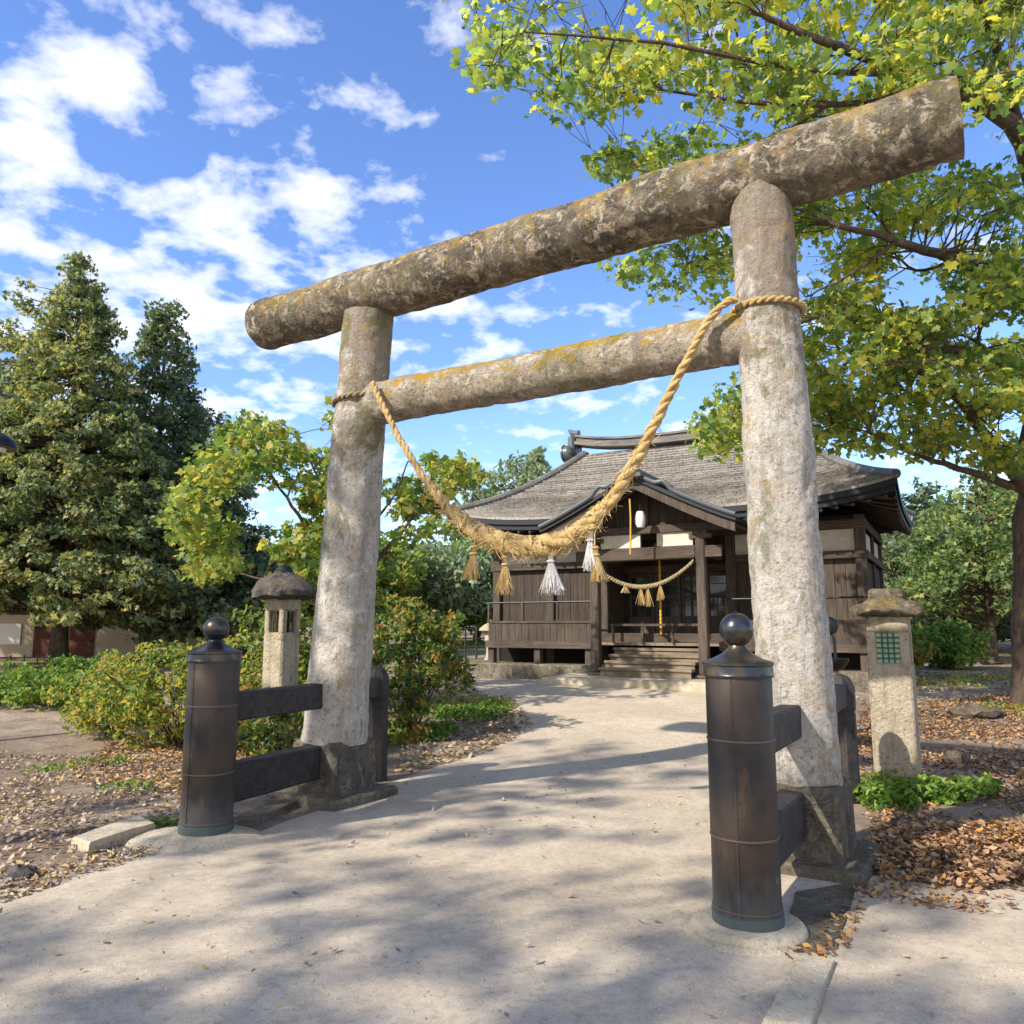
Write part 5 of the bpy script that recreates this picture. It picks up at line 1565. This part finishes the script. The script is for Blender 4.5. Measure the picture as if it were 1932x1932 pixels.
ground_cover([(1665, 1520, 0.42, 0.30, 1), (1760, 1510, 0.45, 0.3, 1), (1700, 1490, 0.5, 0.25, .8), (1840, 1500, 0.35, 0.2, .4)], 520, 0.062, 0.20, L_green, "leafy green ground cover round the foot of the pale lantern", 1)
ground_cover([(790, 1385, 0.75, 0.7, 1), (860, 1350, 0.8, 0.8, 1), (930, 1340, 0.5, 0.6, .5)], 900, 0.05, 0.13, L_green, "bright green and yellow ground cover beside the path left of the shrine", 2)
ground_cover([(760, 1400, 0.5, 0.4, 1), (900, 1330, 0.8, 0.9, 1)], 500, 0.05, 0.10, L_shrub, "yellowing ground cover mixed into the path edge", 3)
ground_cover([(250, 1490, 0.35, 0.3, .5), (300, 1560, 0.18, 0.12, .3), (100, 1455, 0.4, 0.3, .5), (210, 1440, 0.5, 0.3, .6)], 220, 0.04, 0.07, L_green, "sparse green weeds in the litter at left", 4)
ground_cover([(1850, 1280, 1.6, 1.6, 1), (1780, 1290, 1.4, 1.2, .8), (1920, 1340, 0.8, 0.8, .6)], 700, 0.05, 0.06, L_shrub, "thin yellow-green grass before the right trees", 5)
q_ = ground_cover([(880, 1215, 3.0, 4.0, 1)], 2600, 0.14, 0.12, L_green, "sunlit lawn beyond the slender fence left of the shrine", 6, 'blade', 0.2)


# ------------------------------------------------------------------ fallen leaves
def litter(poly_world, n, ls, lmat, label, seed, clump=0.0, hz=0.012):
    r = np.random.default_rng(seed); P = np.array(poly_world)[:, :2]; x0, y0 = P.min(0); x1, y1 = P.max(0); pos = []
    while len(pos) < n:
        x, y = r.uniform(x0, x1), r.uniform(y0, y1); ins = False; j = len(P) - 1
        for i in range(len(P)):
            if (P[i, 1] > y) != (P[j, 1] > y) and x < (P[j, 0] - P[i, 0]) * (y - P[i, 1]) / (P[j, 1] - P[i, 1]) + P[i, 0]: ins = not ins
            j = i
        if not ins: continue
        if clump and mnoise.noise((x * 1.3, y * 1.3, seed)) + 0.5 * mnoise.noise((x * 4, y * 4, seed)) < r.uniform(-0.6, clump): continue
        pos.append((x, y, T(x, y) + 0.008 + hz * r.random() * 2))
    pos = np.array(pos); m = len(pos); nr = r.normal(size=(m, 3)) * 0.30; nr[:, 2] += 0.9
    return tag(leaf_mesh("fallen_leaves", pos, nr, ls * r.uniform(0.55, 1.35, m), 'dry', lmat, None, r), label, "fallen leaves", kind='stuff')


gp = lambda L: [G(*q) for q in L]
litter(gp([(1612, 1650), (1640, 1560), (1612, 1440), (1620, 1340), (2000, 1300), (2250, 1450), (2300, 1640), (1932, 1650), (1780, 1672), (1700, 1640)]), 15000, 0.042, L_litter, "thick brown and orange fallen leaves under the right maple", 1, 0.25)
litter(gp([(1615, 1648), (1640, 1590), (1800, 1560), (2000, 1570), (2050, 1650), (1850, 1690), (1700, 1670)]), 2600, 0.045, L_litter, "drift of orange fallen leaves along the right edge of the path", 7, 0.1, 0.03)
litter(gp([(-300, 1650), (0, 1680), (200, 1610), (330, 1560), (420, 1480), (560, 1470), (420, 1420), (150, 1430), (-300, 1400)]), 6000, 0.036, L_litter_pale, "scattered pale brown fallen leaves left of the farther post", 2, 0.2)
litter(gp([(740, 1470), (760, 1400), (960, 1310), (1010, 1375), (900, 1430)]), 1300, 0.05, L_litter_pale, "brown fallen leaves along the left path edge beyond the gate", 3, 0.2)
litter(gp([(1600, 1330), (1650, 1270), (2200, 1260), (2300, 1330)]), 2200, 0.06, L_litter_pale, "thin leaf litter on the bare earth before the right trees", 4, 0.2)
litter([(-4, 2.2), (4, 2.2), (2.5, 10), (-2, 10)], 420, 0.032, L_litter_pale, "few stray leaves strewn over the sandy path", 5)
litter(gp([(130, 1470), (200, 1400), (480, 1410), (520, 1480), (330, 1500)]), 1600, 0.05, L_litter, "dark leaf litter under the autumn shrub", 6)
litter(gp([(1530, 1790), (1470, 1800), (1500, 1830), (1600, 1800), (1640, 1700), (1620, 1690)]), 130, 0.032, L_litter, "little heap of leaves by the nearer post's foot", 8)


litter(gp([(-200, 1740), (0, 1675), (215, 1612), (330, 1590), (330, 1602), (215, 1640), (0, 1708), (-200, 1775)]), 900, 0.030, L_litter_pale, "broken leaf bits spilling over the path's left edge", 9, 0.1)
litter(gp([(1600, 1690), (1680, 1655), (1932, 1655), (2000, 1720), (1850, 1730), (1700, 1712)]), 420, 0.034, L_litter, "loose leaves blown onto the right of the path", 10, 0.1)


def gravel():
    r = np.random.default_rng(90); pos = []
    for i in range(9000):
        y = 2.4 + 9 * r.random() ** 2.2; x = r.uniform(-0.75, 0.75) * (y + 1.2) + 0.3
        pos.append((x, y, T(x, y) + 0.012))
    pos = np.array(pos); m = len(pos)
    return tag(leaf_mesh("grit", pos, r.normal(size=(m, 3)), 0.0028 + 0.0045 * r.random(m) ** 3, 'pebble', M_grit, None, r), "fine loose grit strewn over the sandy path", "grit", kind='stuff')


M_grit = mat_leaf("loose_grit", [(0.20, 0.165, 0.13), (0.36, 0.30, 0.23), (0.50, 0.42, 0.32), (0.58, 0.52, 0.43)], 0.0, 0.8, 0.2)
gravel()
